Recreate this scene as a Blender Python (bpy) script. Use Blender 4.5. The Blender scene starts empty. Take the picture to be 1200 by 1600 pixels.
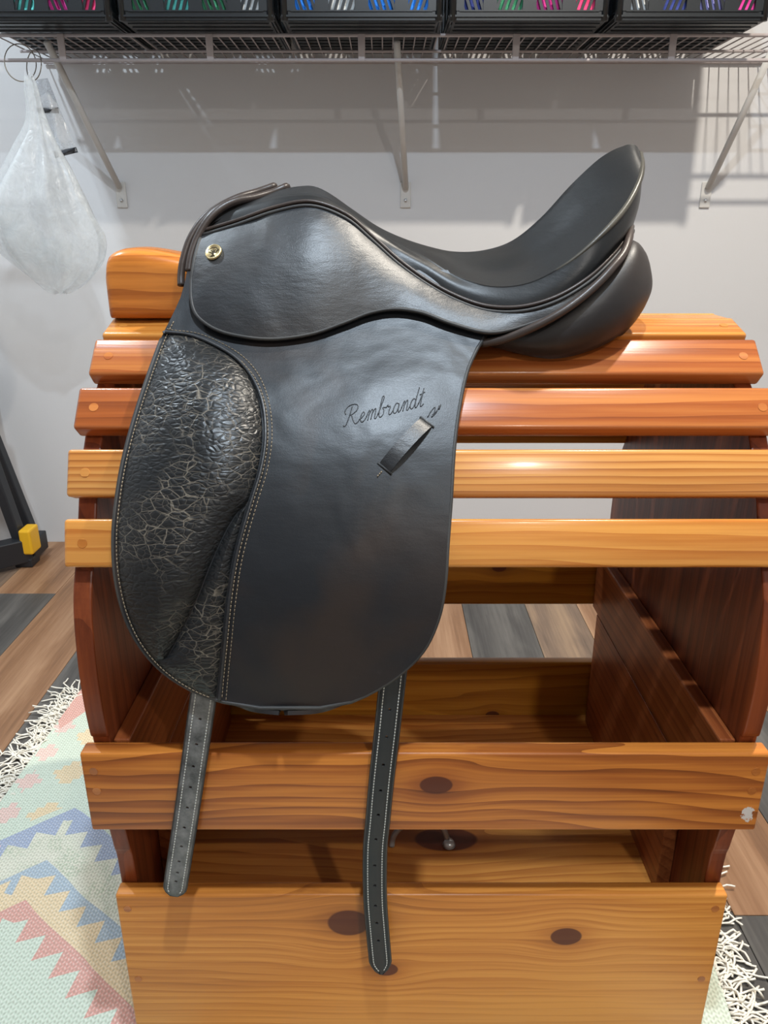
import bpy, bmesh, math, random
import numpy as np
from mathutils import Vector, Matrix
random.seed(7)
SC = bpy.context.scene
COL = SC.collection
R = math.radians

# ------------------------------------------------------------------ camera
H = 0.995
PITCH = R(20.4)
FPX = 1200.0
cam = bpy.data.cameras.new('camera'); camo = bpy.data.objects.new('camera', cam); COL.objects.link(camo)
camo.location = (0, 0, H); camo.rotation_euler = (math.pi/2 - PITCH, 0, 0)
cam.sensor_fit = 'VERTICAL'; cam.sensor_height = 24; cam.sensor_width = 24; cam.lens = 24*FPX/1600
cam.clip_start = 0.02
SC.camera = camo

# ------------------------------------------------------------------ world, exposure
W = bpy.data.worlds.new('world'); SC.world = W; W.use_nodes = True
W.node_tree.nodes['Background'].inputs[0].default_value = (0.0, 0.0, 0.0, 1)
W.node_tree.nodes['Background'].inputs[1].default_value = 0.0
SC.view_settings.view_transform = 'Standard'; SC.view_settings.look = 'None'
SC.view_settings.gamma = 1; SC.view_settings.use_curve_mapping = False
SC.view_settings.exposure = -0.08

# ceiling downlights: (x, y, watts, colour, radius)
CEIL = 2.45
DOWN = [(0.80, 1.03, 47, (1.0, 0.92, 0.80), 0.030, 'warm recessed ceiling downlight over the cantle end of the stand', 'downlight_cantle_offscreen'),
        (0.10, 0.18, 38, (0.74, 0.87, 1.0), 0.035, 'cool recessed ceiling downlight in front of the stand', 'downlight_front_offscreen'),
        (0.80, -1.30, 26, (1.0, 0.95, 0.88), 0.045, 'recessed ceiling downlight farthest from the shelf wall', 'downlight_room_offscreen'),
        (-1.25, 1.45, 27, (0.78, 0.90, 1.0), 0.035, 'cool recessed ceiling downlight over the step stool corner', 'downlight_stool_offscreen')]

# ------------------------------------------------------------------ pixel -> point helpers
CP, SP = math.cos(PITCH), math.sin(PITCH)
def ray(u, v):
    a = (u-600)/FPX; b = (800-v)/FPX
    return a, CP + b*SP, -SP + b*CP
def at(u, v, y):
    a, dy, dz = ray(u, v); t = y/dy
    return np.array((a*t, y, H + dz*t))
def on_z(u, v, z):
    a, dy, dz = ray(u, v); t = (z-H)/dz
    return np.array((a*t, dy*t, z))
def on_surf(u, v, g, off=0.0):
    y = 0.72
    for _ in range(25):
        p = at(u, v, y); y = 0.5*y + 0.5*(g(p[2]-H) + off)
    return at(u, v, y)
def crom(pts, n=10, closed=False):
    P = np.array(pts, float); m = len(P); out = []
    rng = range(m if closed else m-1)
    for i in rng:
        if closed:
            p0, p1, p2, p3 = P[(i-1) % m], P[i], P[(i+1) % m], P[(i+2) % m]
        else:
            p1, p2 = P[i], P[i+1]
            p0 = P[i-1] if i > 0 else 2*p1-p2
            p3 = P[i+2] if i+2 < m else 2*p2-p1
        for k in range(n):
            t = k/n
            out.append(0.5*((2*p1) + (-p0+p2)*t + (2*p0-5*p1+4*p2-p3)*t*t + (-p0+3*p1-3*p2+p3)*t**3))
    if not closed: out.append(P[-1])
    return np.array(out)

# ------------------------------------------------------------------ object helpers
def link(o, parent=None):
    COL.objects.link(o)
    if parent is not None:
        o.parent = parent
        l = parent.location.copy(); q = parent.parent
        while q is not None: l += q.location; q = q.parent
        if parent.type != 'EMPTY' and not parent.get('_loc'):
            pass
        o.matrix_parent_inverse = Matrix.Translation(-l)
    return o
def tag(o, label=None, cat=None, group=None, kind=None):
    if label: o['label'] = label
    if cat: o['category'] = cat
    if group: o['group'] = group
    if kind: o['kind'] = kind
    return o
def thing(name, loc, label, cat, group=None):
    o = bpy.data.objects.new(name, None); o.location = loc; o.empty_display_size = 0.05; COL.objects.link(o)
    return tag(o, label, cat, group)
def mesh_obj(name, verts, faces, mat, parent=None, smooth=True, loc=None):
    me = bpy.data.meshes.new(name)
    me.from_pydata([tuple(map(float, v)) for v in verts], [], [tuple(f) for f in faces])
    me.update()
    if smooth: me.polygons.foreach_set('use_smooth', [True]*len(me.polygons))
    me.materials.append(mat)
    o = bpy.data.objects.new(name, me)
    if loc is not None: o.location = loc
    return link(o, parent)
def bm_obj(name, bm, mat, parent=None, smooth=False, loc=None, rot=None):
    me = bpy.data.meshes.new(name); bm.normal_update(); bm.to_mesh(me); bm.free()
    if smooth: me.polygons.foreach_set('use_smooth', [True]*len(me.polygons))
    me.materials.append(mat)
    o = bpy.data.objects.new(name, me)
    if loc is not None: o.location = loc
    if rot is not None: o.rotation_euler = rot
    return link(o, parent)
def box_bm(sx, sy, sz, bev=0.0, seg=2):
    bm = bmesh.new(); bmesh.ops.create_cube(bm, size=1)
    bmesh.ops.scale(bm, vec=(sx, sy, sz), verts=bm.verts)
    if bev > 0: bmesh.ops.bevel(bm, geom=list(bm.edges), offset=bev, segments=seg, profile=0.5, affect='EDGES')
    return bm
def box(name, x0, x1, y0, y1, z0, z1, mat, parent=None, bev=0.002, seg=2, smooth=False):
    bm = box_bm(x1-x0, y1-y0, z1-z0, bev, seg)
    return bm_obj(name, bm, mat, parent, smooth, loc=((x0+x1)/2, (y0+y1)/2, (z0+z1)/2))
def tube_geo(path, r, n=8, cap=True, base=0):
    P = np.array(path, float); m = len(P)
    rr = np.full(m, r) if np.isscalar(r) else np.array(r, float)
    T = np.gradient(P, axis=0); T /= np.linalg.norm(T, axis=1)[:, None] + 1e-12
    up = np.array((0, 0, 1.0))
    if abs(T[0] @ up) > 0.9: up = np.array((1.0, 0, 0))
    N = up - (up @ T[0])*T[0]; N /= np.linalg.norm(N)
    V = []; F = []
    for i in range(m):
        N = N - (N @ T[i])*T[i]; N /= np.linalg.norm(N) + 1e-12
        B = np.cross(T[i], N)
        for k in range(n):
            a = 2*math.pi*k/n
            V.append(P[i] + rr[i]*(math.cos(a)*N + math.sin(a)*B))
    for i in range(m-1):
        for k in range(n):
            F.append((base+i*n+k, base+i*n+(k+1) % n, base+(i+1)*n+(k+1) % n, base+(i+1)*n+k))
    if cap:
        F.append(tuple(base+k for k in range(n))[::-1]); F.append(tuple(base+(m-1)*n+k for k in range(n)))
    return V, F
def tube(name, path, r, mat, parent=None, n=8):
    V, F = tube_geo(path, r, n)
    return mesh_obj(name, V, F, mat, parent)
def multi_tube(name, paths, r, mat, parent=None, n=6):
    V = []; F = []
    for p in paths:
        v, f = tube_geo(p, r, n, base=len(V)); V += v; F += f
    return mesh_obj(name, V, F, mat, parent)
def grid_normals(G):
    du = np.gradient(G, axis=1); dv = np.gradient(G, axis=0)
    N = np.cross(du, dv); N /= np.linalg.norm(N, axis=2)[..., None] + 1e-12
    return N
def sheet(name, G, th, mat, parent=None, toward=(0, -1, 0), edge=0.0):
    """solid sheet from a grid of points; th = thickness behind the outer face, rim closed"""
    G = np.array(G, float); r, c, _ = G.shape
    N = grid_normals(G)
    if (N.reshape(-1, 3).mean(0) @ np.array(toward)) < 0: N = -N; flip = True
    else: flip = False
    Bk = G - N*th
    V = list(G.reshape(-1, 3)) + list(Bk.reshape(-1, 3)); o = r*c
    F = []
    for i in range(r-1):
        for j in range(c-1):
            q = (i*c+j, i*c+j+1, (i+1)*c+j+1, (i+1)*c+j)
            F.append(q[::-1] if flip else q)
            q2 = tuple(k+o for k in q); F.append(q2 if flip else q2[::-1])
    loop = [j for j in range(c)] + [i*c+c-1 for i in range(1, r)] + [(r-1)*c+j for j in range(c-2, -1, -1)] + [i*c for i in range(r-2, 0, -1)]
    nl = len(loop)
    for k in range(nl):
        a, b = loop[k], loop[(k+1) % nl]
        q = (a, a+o, b+o, b); F.append(q[::-1] if flip else q)
    ob = mesh_obj(name, V, F, mat, parent)
    bm = bmesh.new(); bm.from_mesh(ob.data)
    bmesh.ops.remove_doubles(bm, verts=bm.verts, dist=2e-5)
    bmesh.ops.recalc_face_normals(bm, faces=bm.faces)
    bm.to_mesh(ob.data); bm.free()
    ob.data.polygons.foreach_set('use_smooth', [True]*len(ob.data.polygons))
    ob.data.set_sharp_from_angle(angle=R(50))
    return ob
def mirror_obj(o, parent, yc):
    me = o.data.copy(); n = len(me.vertices); co = np.empty(n*3); me.vertices.foreach_get('co', co)
    co = co.reshape(-1, 3); co[:, 1] = 2*yc - co[:, 1]; me.vertices.foreach_set('co', co.ravel())
    me.flip_normals(); me.update()
    c = bpy.data.objects.new(o.name.split('.')[0], me)
    return link(c, parent)

# ------------------------------------------------------------------ node expression helper
class E:
    def __init__(s, nt, sock): s.nt, s.s = nt, sock
    def _m(s, op, *b):
        n = s.nt.nodes.new('ShaderNodeMath'); n.operation = op
        for i, x in enumerate((s,)+b):
            if isinstance(x, E): s.nt.links.new(x.s, n.inputs[i])
            else: n.inputs[i].default_value = float(x)
        return E(s.nt, n.outputs[0])
    def __add__(s, o): return s._m('ADD', o)
    def __sub__(s, o): return s._m('SUBTRACT', o)
    def __mul__(s, o): return s._m('MULTIPLY', o)
    def __truediv__(s, o): return s._m('DIVIDE', o)
    def abs(s): return s._m('ABSOLUTE')
    def fract(s): return s._m('FRACT')
    def sin(s): return s._m('SINE')
    def gt(s, o): return s._m('GREATER_THAN', o)
    def lt(s, o): return s._m('LESS_THAN', o)
    def pow(s, o): return s._m('POWER', o)
    def neg_exp(s): return (s*-1.4427)._m('EXPONENT') if False else E(s.nt, (s*-1.0)._m('EXPONENT').s)
    def tri(s): return ((s.fract()-0.5).abs())*2.0
    def clamp(s):
        r = s._m('ADD', 0.0); r.s.node.use_clamp = True; return r
class M:
    def __init__(s, name):
        s.m = bpy.data.materials.new(name); s.m.use_nodes = True; s.nt = s.m.node_tree
        s.b = s.nt.nodes['Principled BSDF']
    def n(s, t, **kw):
        x = s.nt.nodes.new(t)
        for k, v in kw.items(): setattr(x, k, v)
        return x
    def L(s, a, b): s.nt.links.new(a.s if isinstance(a, E) else a, b)
    def coord(s, which='Object'): return s.n('ShaderNodeTexCoord').outputs[which]
    def xyz(s, vec):
        x = s.n('ShaderNodeSeparateXYZ'); s.L(vec, x.inputs[0]); return [E(s.nt, o) for o in x.outputs]
    def comb(s, *v):
        x = s.n('ShaderNodeCombineXYZ')
        for i, q in enumerate(v):
            if isinstance(q, E): s.L(q, x.inputs[i])
            else: x.inputs[i].default_value = q
        return x.outputs[0]
    def scale(s, vec, sc):
        x = s.n('ShaderNodeMapping'); x.inputs['Scale'].default_value = sc; s.L(vec, x.inputs[0]); return x.outputs[0]
    def noise(s, vec, scale, detail=3, rough=0.55, dist=0.0, col=False):
        x = s.n('ShaderNodeTexNoise'); x.inputs['Scale'].default_value = scale; x.inputs['Detail'].default_value = detail
        x.inputs['Roughness'].default_value = rough; x.inputs['Distortion'].default_value = dist; s.L(vec, x.inputs['Vector'])
        return x.outputs[1] if col else E(s.nt, x.outputs[0])
    def ramp(s, fac, stops, interp='LINEAR'):
        x = s.n('ShaderNodeValToRGB'); x.color_ramp.interpolation = interp
        e = x.color_ramp.elements
        while len(e) < len(stops): e.new(0.5)
        for q, (p, c) in zip(e, stops): q.position = p; q.color = (*c, 1) if len(c) == 3 else c
        s.L(fac, x.inputs[0]); return x.outputs[0]
    def mix(s, fac, a, b, mode='MIX'):
        x = s.n('ShaderNodeMix', data_type='RGBA', blend_type=mode)
        for v, i in ((fac, 0), (a, 6), (b, 7)):
            if isinstance(v, (E, bpy.types.NodeSocket)): s.L(v, x.inputs[i])
            elif i == 0: x.inputs[0].default_value = v
            else: x.inputs[i].default_value = (*v, 1) if len(v) == 3 else v
        return x.outputs[2]
    def bump(s, h, strength, dist, prev=None):
        x = s.n('ShaderNodeBump'); x.inputs['Strength'].default_value = strength; x.inputs['Distance'].default_value = dist
        s.L(h, x.inputs['Height'])
        if prev is not None: s.L(prev, x.inputs['Normal'])
        return x.outputs[0]
    def set(s, **kw):
        for k, v in kw.items():
            k = {'base': 'Base Color', 'rough': 'Roughness', 'metal': 'Metallic', 'spec': 'Specular IOR Level', 'coat': 'Coat Weight',
                 'coatr': 'Coat Roughness', 'normal': 'Normal', 'alpha': 'Alpha', 'trans': 'Transmission Weight', 'ior': 'IOR',
                 'em': 'Emission Color', 'ems': 'Emission Strength', 'sheen': 'Sheen Weight'}[k]
            if isinstance(v, (E, bpy.types.NodeSocket)): s.L(v, s.b.inputs[k])
            elif isinstance(v, tuple): s.b.inputs[k].default_value = (*v, 1)
            else: s.b.inputs[k].default_value = v
        return s.m
def plain(name, col, rough=0.5, metal=0.0, **kw):
    return M(name).set(base=col, rough=rough, metal=metal, **kw)

def wood(name, light, mid, dark, axis='X', knots=(), rough=0.24, ring=70.0, warp=3.0, coat=0.15, vary=True, knotcol=(0.075, 0.014, 0.006), rk=0.38, spec=0.4, chip=None):
    """stained varnished wood; knots = (long, across, radius_long, radius_across) in object space of the board's face (x and z, or x and y)"""
    m = M(name); c = m.coord('Object')
    x, y, z = m.xyz(c)
    rnd = E(m.nt, m.n('ShaderNodeObjectInfo').outputs['Random'])
    if axis == 'X': l, a, b = x, z, y
    elif axis == 'XY': l, a, b = x, y, z
    elif axis == 'Y': l, a, b = y, z, x
    else: l, a, b = z, y, x
    off = rnd*37.0 if vary else rnd*0.0+3.3
    v1 = m.comb(l*1.6 + off, a*9.0 + off*1.7, b*9.0)
    n1 = m.noise(v1, 1.0, 3, 0.5, 0.3)
    kd = None; km = None; khs = []
    for (kx, ka, rl, ra) in knots:
        dx = (l-kx)/rl; da = (a-ka)/ra
        r2 = dx*dx + da*da
        bulge = (r2*0.13).neg_exp()
        sgn = da*bulge*(ra*0.8)
        kd = sgn if kd is None else kd + sgn
        core = ((r2*-1.0 + 1.1)*5.0).clamp()
        km = core if km is None else km._m('MAXIMUM', core)
        halo = (r2*0.35).neg_exp()
        kh = halo if len(khs) == 0 else khs[-1]._m('MAXIMUM', halo)
        khs.append(kh)
    ae = a - kd if kd is not None else a
    val = (ae + b*0.6)*(ring/6.2832) + n1*warp*0.48
    rings = (val + off).fract().pow(2.2)
    v2 = m.comb(l*4.0 + off, ae*210.0, b*210.0)
    fine = m.noise(v2, 1.0, 4, 0.6)
    v3 = m.comb(l*1.1 + off*2.0, a*5.0, b*5.0)
    blot = m.noise(v3, 1.0, 2, 0.5)
    streak = m.noise(m.comb(l*1.5 + off*3.0, ae*46.0, b*46.0), 1.0, 3, 0.6)
    fac = rings*rk + (streak-0.5)*1.0 + (fine-0.5)*0.75 + (blot-0.5)*1.1 + 0.16
    if khs: fac = fac + khs[-1]*0.45
    fac = fac.clamp()
    colr = m.ramp(fac, [(0.0, light), (0.42, mid), (1.0, dark)])
    if km is not None: colr = m.mix(km*0.9, colr, knotcol)
    if chip:
        cx_, ca_, rl, ra = chip
        d = ((l-cx_)/rl).pow(2.0) + ((a-ca_)/ra).pow(2.0)
        cn = m.noise(c, 240.0, 3, 0.6)
        colr = m.mix(((d*-1.0 + 0.7 + (cn-0.5)*3.0)*4.0).clamp(), colr, (0.62, 0.58, 0.55))
    nb = m.bump(fine, 0.08, 0.002)
    return m.set(base=colr, rough=(fine*0.10 + (rough-0.04)), coat=coat, coatr=0.12, normal=nb, spec=spec)

# ------------------------------------------------------------------ materials
def c8(r, g, b):
    f = lambda q: (q/255/12.92) if q/255 <= 0.04045 else ((q/255+0.055)/1.055)**2.4
    return (f(r), f(g), f(b))
SLAT_COLS = [(c8(222, 158, 84), c8(190, 120, 55), c8(140, 76, 30))]
wood_honey = wood('honey_wood', c8(208, 142, 66), c8(180, 108, 42), c8(126, 66, 26), ring=420, warp=7)
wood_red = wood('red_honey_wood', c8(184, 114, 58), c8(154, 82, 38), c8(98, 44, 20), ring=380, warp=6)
wood_pale = wood('pale_honey_wood', c8(206, 146, 78), c8(184, 118, 56), c8(134, 74, 30), ring=900, warp=4, rk=0.7)
wood_panel = wood('red_brown_wood', c8(128, 62, 31), c8(102, 46, 22), c8(66, 28, 14), axis='Z', ring=300, warp=5, coat=0.0, rough=0.36, spec=0.3)
wood_rail = wood('brown_rail_wood', c8(150, 84, 44), c8(120, 60, 29), c8(78, 36, 17), axis='Y', ring=400, warp=4, coat=0.0, rough=0.36, spec=0.3)
wood_inner = wood('amber_inner_wood', c8(186, 128, 44), c8(164, 104, 30), c8(110, 62, 20), ring=260, warp=8, coat=0.0, rough=0.3,
                  knots=[(0.02, 0.0, .016, .009), (0.15, 0.02, .012, .008)])
wood_mid = wood('knotty_striped_wood', c8(204, 128, 54), c8(158, 88, 36), c8(84, 38, 16), ring=330, warp=12, rk=0.5, coat=0.0, rough=0.34, spec=0.3,
                knots=[(0.012, 0.010, .017, .011)], chip=(0.341, -0.0275, 0.008, 0.011))
wood_low = wood('knotty_amber_wood', c8(214, 146, 68), c8(188, 118, 50), c8(132, 74, 30), ring=560, warp=9, rk=0.28, coat=0.0, rough=0.36, spec=0.3,
                knots=[(-0.083, 0.085, .024, .019), (0.168, 0.064, .018, .013), (-0.040, 0.012, .014, .010)])
wood_tray = wood('knotty_tray_wood', c8(190, 126, 58), c8(160, 94, 40), c8(100, 54, 24), axis='XY', ring=330, warp=10, coat=0.0, rough=0.34, spec=0.3,
                 knots=[(0.045, -0.060, .044, .022)])
wood_plug = wood('plug_wood', c8(186, 114, 52), c8(160, 92, 38), c8(120, 66, 28), ring=500)

def leather(name, base, brown, rough=0.3, crack=False, tan=(0.20, 0.17, 0.13), wear=(), dent=0.0, spec=0.36, grain=900, gstr=0.12, mstr=0.12):
    m = M(name); c = m.coord('Object')
    big = m.noise(c, 7.0, 3, 0.55, 0.4)
    msk = m.ramp(big, [(0.50, (0, 0, 0)), (0.68, (1, 1, 1))])
    col = m.mix(E(m.nt, msk)*0.55, base, brown)
    x, y, z = m.xyz(c)
    for (wx, wz, rx, rz, amt) in wear:
        d = ((x-wx)/rx).pow(2.0) + ((z-wz)/rz).pow(2.0)
        k = ((d*-1.0 + 1.0 + (big-0.5)*2.2)*1.6).clamp()
        col = m.mix(k*amt, col, brown)
    fine = m.noise(c, grain, 2, 0.6)
    nb = m.bump(fine, gstr, 0.0006)
    mid = m.noise(m.scale(c, (60, 60, 160)), 1.0, 3, 0.6)
    nb = m.bump(mid, mstr, 0.0015, nb)
    if dent > 0:
        dn = m.noise(c, 13.0, 2, 0.5, 0.3)
        nb = m.bump(dn, dent, 0.012, nb)
    rg = (big*0.16 + (rough-0.06)) + (fine-0.5)*0.1
    if crack:
        wv = m.noise(c, 22.0, 3, 0.6, col=True)
        vm = m.n('ShaderNodeVectorMath', operation='MULTIPLY_ADD'); m.L(wv, vm.inputs[0]); vm.inputs[1].default_value = (0.014,)*3; m.L(c, vm.inputs[2])
        h = None; line = None
        for sc, rot in ((150.0, 0.35), (70.0, -0.25)):
            mp = m.n('ShaderNodeMapping'); mp.inputs['Rotation'].default_value = (0, rot, 0); mp.inputs['Scale'].default_value = (0.75, 1, 1.55)
            m.L(vm.outputs[0], mp.inputs[0])
            vo = m.n('ShaderNodeTexVoronoi', feature='DISTANCE_TO_EDGE'); vo.inputs['Scale'].default_value = sc; m.L(mp.outputs[0], vo.inputs['Vector'])
            e = E(m.nt, vo.outputs['Distance'])
            hh = (e*4.0).clamp(); h = hh if h is None else h*0.7 + hh*0.6
            ln = (e*-26.0 + 1.0).clamp(); line = ln*0.55 if line is None else line._m('MAXIMUM', ln)
        pat = m.noise(c, 16.0, 2, 0.5)
        keep = ((pat-0.40)*5.0).clamp()
        line = line*keep
        col = m.mix(line*0.75, col, tan)
        nb = m.bump(h, 0.5, 0.0009, nb)
        rg = rg + line*0.2
    return m.set(base=col, rough=rg, normal=nb, spec=spec, coat=0.0)
BLK = (0.010, 0.012, 0.015); BRN = (0.036, 0.022, 0.015)
lea_flap = leather('black_flap_leather', BLK, BRN, 0.38, dent=0.30)
lea_skirt = leather('black_skirt_leather', BLK, (0.022, 0.016, 0.012), 0.42, gstr=0.3, mstr=0.3, dent=0.34, spec=0.65)
lea_seat = leather('black_seat_leather', (0.010, 0.011, 0.012), (0.016, 0.014, 0.012), 0.36, gstr=0.08, spec=0.34, dent=0.06)
lea_panel = leather('dull_panel_leather', (0.016, 0.014, 0.014), (0.035, 0.026, 0.022), 0.42, spec=0.45)
lea_pad = leather('crackled_pad_leather', (0.008, 0.009, 0.010), (0.012, 0.011, 0.010), 0.34, crack=True)
lea_pipe = leather('brown_piping_leather', (0.040, 0.030, 0.026), (0.075, 0.052, 0.042), 0.34)
lea_edge = leather('grey_cut_leather', (0.030, 0.030, 0.030), (0.07, 0.066, 0.058), 0.5)
lea_rim = leather('worn_highlight_rim_leather', (0.05, 0.045, 0.035), (0.20, 0.18, 0.14), 0.34)  # worn tan rim leather; part of its lightness is a painted highlight
lea_strap = leather('strap_leather', (0.014, 0.017, 0.020), (0.03, 0.03, 0.03), 0.42)
def strapworn():
    m = M('scuffed_strap_leather'); c = m.coord('Object')
    a = m.noise(c, 60, 4, 0.7); b = m.noise(c, 14, 3, 0.6)
    f = ((a*0.6 + b*0.6 - 0.42)*3.2).clamp()
    col = m.mix(f, (0.016, 0.018, 0.020), (0.20, 0.20, 0.198))
    nb = m.bump(a, 0.25, 0.001)
    return m.set(base=col, rough=f*0.3+0.38, normal=nb, spec=0.5)
lea_scuff = strapworn()
thread_tan = plain('tan_thread', (0.22, 0.17, 0.11), 0.8)
thread_grey = plain('grey_thread', (0.5, 0.5, 0.46), 0.8)
brass = plain('aged_brass', (0.62, 0.50, 0.27), 0.35, 0.9)
brass_dark = plain('dark_brass', (0.05, 0.04, 0.025), 0.5, 0.6)

def wallmat(name, col):
    m = M(name); c = m.coord('Object'); n = m.noise(c, 160, 3, 0.6)
    n2 = m.noise(c, 2.0, 2)
    k = m.mix(n2*0.3, col, tuple(q*0.93 for q in col))
    return m.set(base=k, rough=0.62, normal=m.bump(n, 0.08, 0.002), spec=0.35)
wall_paint = wallmat('warm_grey_paint', c8(203, 203, 204))
ceil_paint = wallmat('white_ceiling_paint', c8(232, 232, 230))
def plankmat(name, a, b, d):
    m = M(name); c = m.coord('Object'); x, y, z = m.xyz(c)
    rnd = E(m.nt, m.n('ShaderNodeObjectInfo').outputs['Random'])*31.0
    n1 = m.noise(m.comb(x*9.0+rnd, y*1.3+rnd, z), 1.0, 4, 0.6, 0.8)
    n2 = m.noise(m.comb(x*120.0, y*5.0+rnd, z), 1.0, 4, 0.65)
    g = ((x*60.0 + n1*9.0).sin()*0.5+0.5)
    f = (n1*0.75 + (n2-0.5)*0.55 + g*0.22 - 0.05).clamp()
    col = m.ramp(f, [(0.15, a), (0.5, b), (0.85, d)])
    return m.set(base=col, rough=n2*0.2+0.32, normal=m.bump(n2, 0.12, 0.001), spec=0.4)
plank_brown = plankmat('brown_plank', c8(164, 128, 98), c8(134, 98, 70), c8(82, 58, 42))
plank_grey = plankmat('charcoal_plank', c8(104, 100, 95), c8(76, 73, 70), c8(48, 45, 44))
plank_mix = plankmat('weathered_plank', c8(154, 128, 102), c8(116, 96, 80), c8(66, 56, 48))
wire_paint = plain('grey_wire_coating', c8(166, 158, 158), 0.4)
bracket_paint = plain('white_bracket_coating', c8(196, 194, 190), 0.4)
zinc = plain('zinc_metal', (0.55, 0.56, 0.57), 0.35, 0.9)
crate_black = plain('black_crate_plastic', (0.007, 0.010, 0.013), 0.34, spec=0.6)
stool_black = plain('black_steel_paint', (0.012, 0.014, 0.018), 0.45)
stool_yellow = plain('yellow_plastic', c8(222, 170, 30), 0.45)

# ------------------------------------------------------------------ room shell
YW = 2.39
XL, XR, YF = -1.75, 2.3, -2.3
def struct(o): o['kind'] = 'structure'; return o
struct(box('wall_back', XL-0.1, XR+0.1, YW, YW+0.1, -0.05, CEIL+0.05, wall_paint, bev=0))
struct(box('wall_left', XL-0.1, XL, YF, YW, -0.05, CEIL+0.05, wall_paint, bev=0))
struct(box('wall_right', XR, XR+0.1, YF, YW, -0.05, CEIL+0.05, wall_paint, bev=0))
struct(box('wall_front', XL-0.1, XR+0.1, YF-0.1, YF, -0.05, CEIL+0.05, wall_paint, bev=0))
struct(box('ceiling', XL-0.1, XR+0.1, YF, YW+0.1, CEIL, CEIL+0.1, ceil_paint, bev=0))
floor = struct(box('floor', XL-0.1, XR+0.1, YF, YW+0.1, -0.06, -0.012, plain('dark_subfloor', (0.02, 0.016, 0.012), 0.8), bev=0))
edges = [XL, -1.60, -1.45, -1.29, -1.13, -0.949, -0.77, -0.60, -0.44, -0.28, -0.12, 0.05, 0.2186, 0.395, 0.54, 0.683, 0.84, 1.0, 1.18, 1.36, 1.54, 1.72, 1.90, 2.08, XR]
SPEC = {4: [(-2.3, -1.1, 'm'), (-1.1, 0.3, 'b'), (0.3, 1.15, 'b'), (1.15, 2.0, 'g'), (2.0, YW, 'b')],
        5: [(-2.3, -1.2, 'g'), (-1.2, 0.1, 'b'), (0.1, 1.0, 'm'), (1.0, YW, 'b')],
        6: [(-2.3, -0.7, 'b'), (-0.7, 0.6, 'g'), (0.6, 1.85, 'g'), (1.85, YW, 'b')],
        11: [(-2.3, -0.9, 'b'), (-0.9, 0.2, 'b'), (0.2, 1.2, 'm'), (1.2, YW, 'b')],
        12: [(-2.3, -0.5, 'm'), (-0.5, 0.9, 'b'), (0.9, 2.2, 'g'), (2.2, YW, 'b')],
        13: [(-2.3, -0.8, 'b'), (-0.8, 0.9, 'g'), (0.9, YW, 'm')],
        14: [(-2.3, -0.3, 'b'), (-0.3, 0.893, 'g'), (0.893, YW, 'b')],
        15: [(-2.3, -0.6, 'g'), (-0.6, 0.7, 'b'), (0.7, 1.75, 'g'), (1.75, YW, 'b')]}
PM = {'b': plank_brown, 'g': plank_grey, 'm': plank_mix}
for i in range(len(edges)-1):
    segs = SPEC.get(i)
    if segs is None:
        segs = []; y = YF; first = True
        while y < YW:
            ln = random.uniform(0.6, 1.3) if first else random.uniform(0.9, 1.35)
            first = False
            e = min(YW, y+ln)
            if YW-e < 0.25: e = YW
            segs.append((y, e, random.choice('bbbgm'))); y = e
    for (a, b, k) in segs:
        box('plank', edges[i]+0.0006, edges[i+1]-0.0006, a+0.0006, b-0.0006, -0.012, 0.0, PM[k], floor, bev=0.0008, seg=1)

# ceiling downlights
for i, (x, y, w, col, rad, lab, lname) in enumerate(DOWN):
    t = thing('ceiling_light', (x, y, CEIL), lab, 'ceiling light', 'recessed downlights in the ceiling')
    ring = crom([(0.075*math.cos(a), 0.075*math.sin(a), -0.004) for a in np.linspace(0, 2*math.pi, 17)[:-1]], 3, True)
    ring = np.vstack([ring, ring[:1]]) + np.array((x, y, CEIL))
    tube('trim_ring', ring, 0.008, ceil_paint, t, 6)
    bm = bmesh.new(); bmesh.ops.create_cone(bm, cap_ends=True, segments=24, radius1=0.066, radius2=0.066, depth=0.006)
    em = plain('lamp_lens', (0.85, 0.85, 0.85), 0.3)
    bm_obj('lens', bm, em, t, loc=(x, y, CEIL-0.003))
    ld = bpy.data.lights.new(lname, 'AREA'); ld.shape = 'DISK'; ld.size = rad*2; ld.energy = w; ld.color = col
    lo = bpy.data.objects.new(lname, ld); lo.location = (x, y, CEIL-0.012); link(lo, t)
    lo.location = (x, y, CEIL-0.012)

# ------------------------------------------------------------------ saddle rack
XC, YC = 0.044, 0.917
SL = 0.703; PW = 0.692
rack = thing('saddle_rack', (XC, YC, 0), 'varnished honey-coloured wooden saddle stand with curved slatted top and open trays', 'saddle stand')
x0, x1 = XC-SL/2, XC+SL/2
px0, px1 = -0.3035, 0.3885
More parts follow.
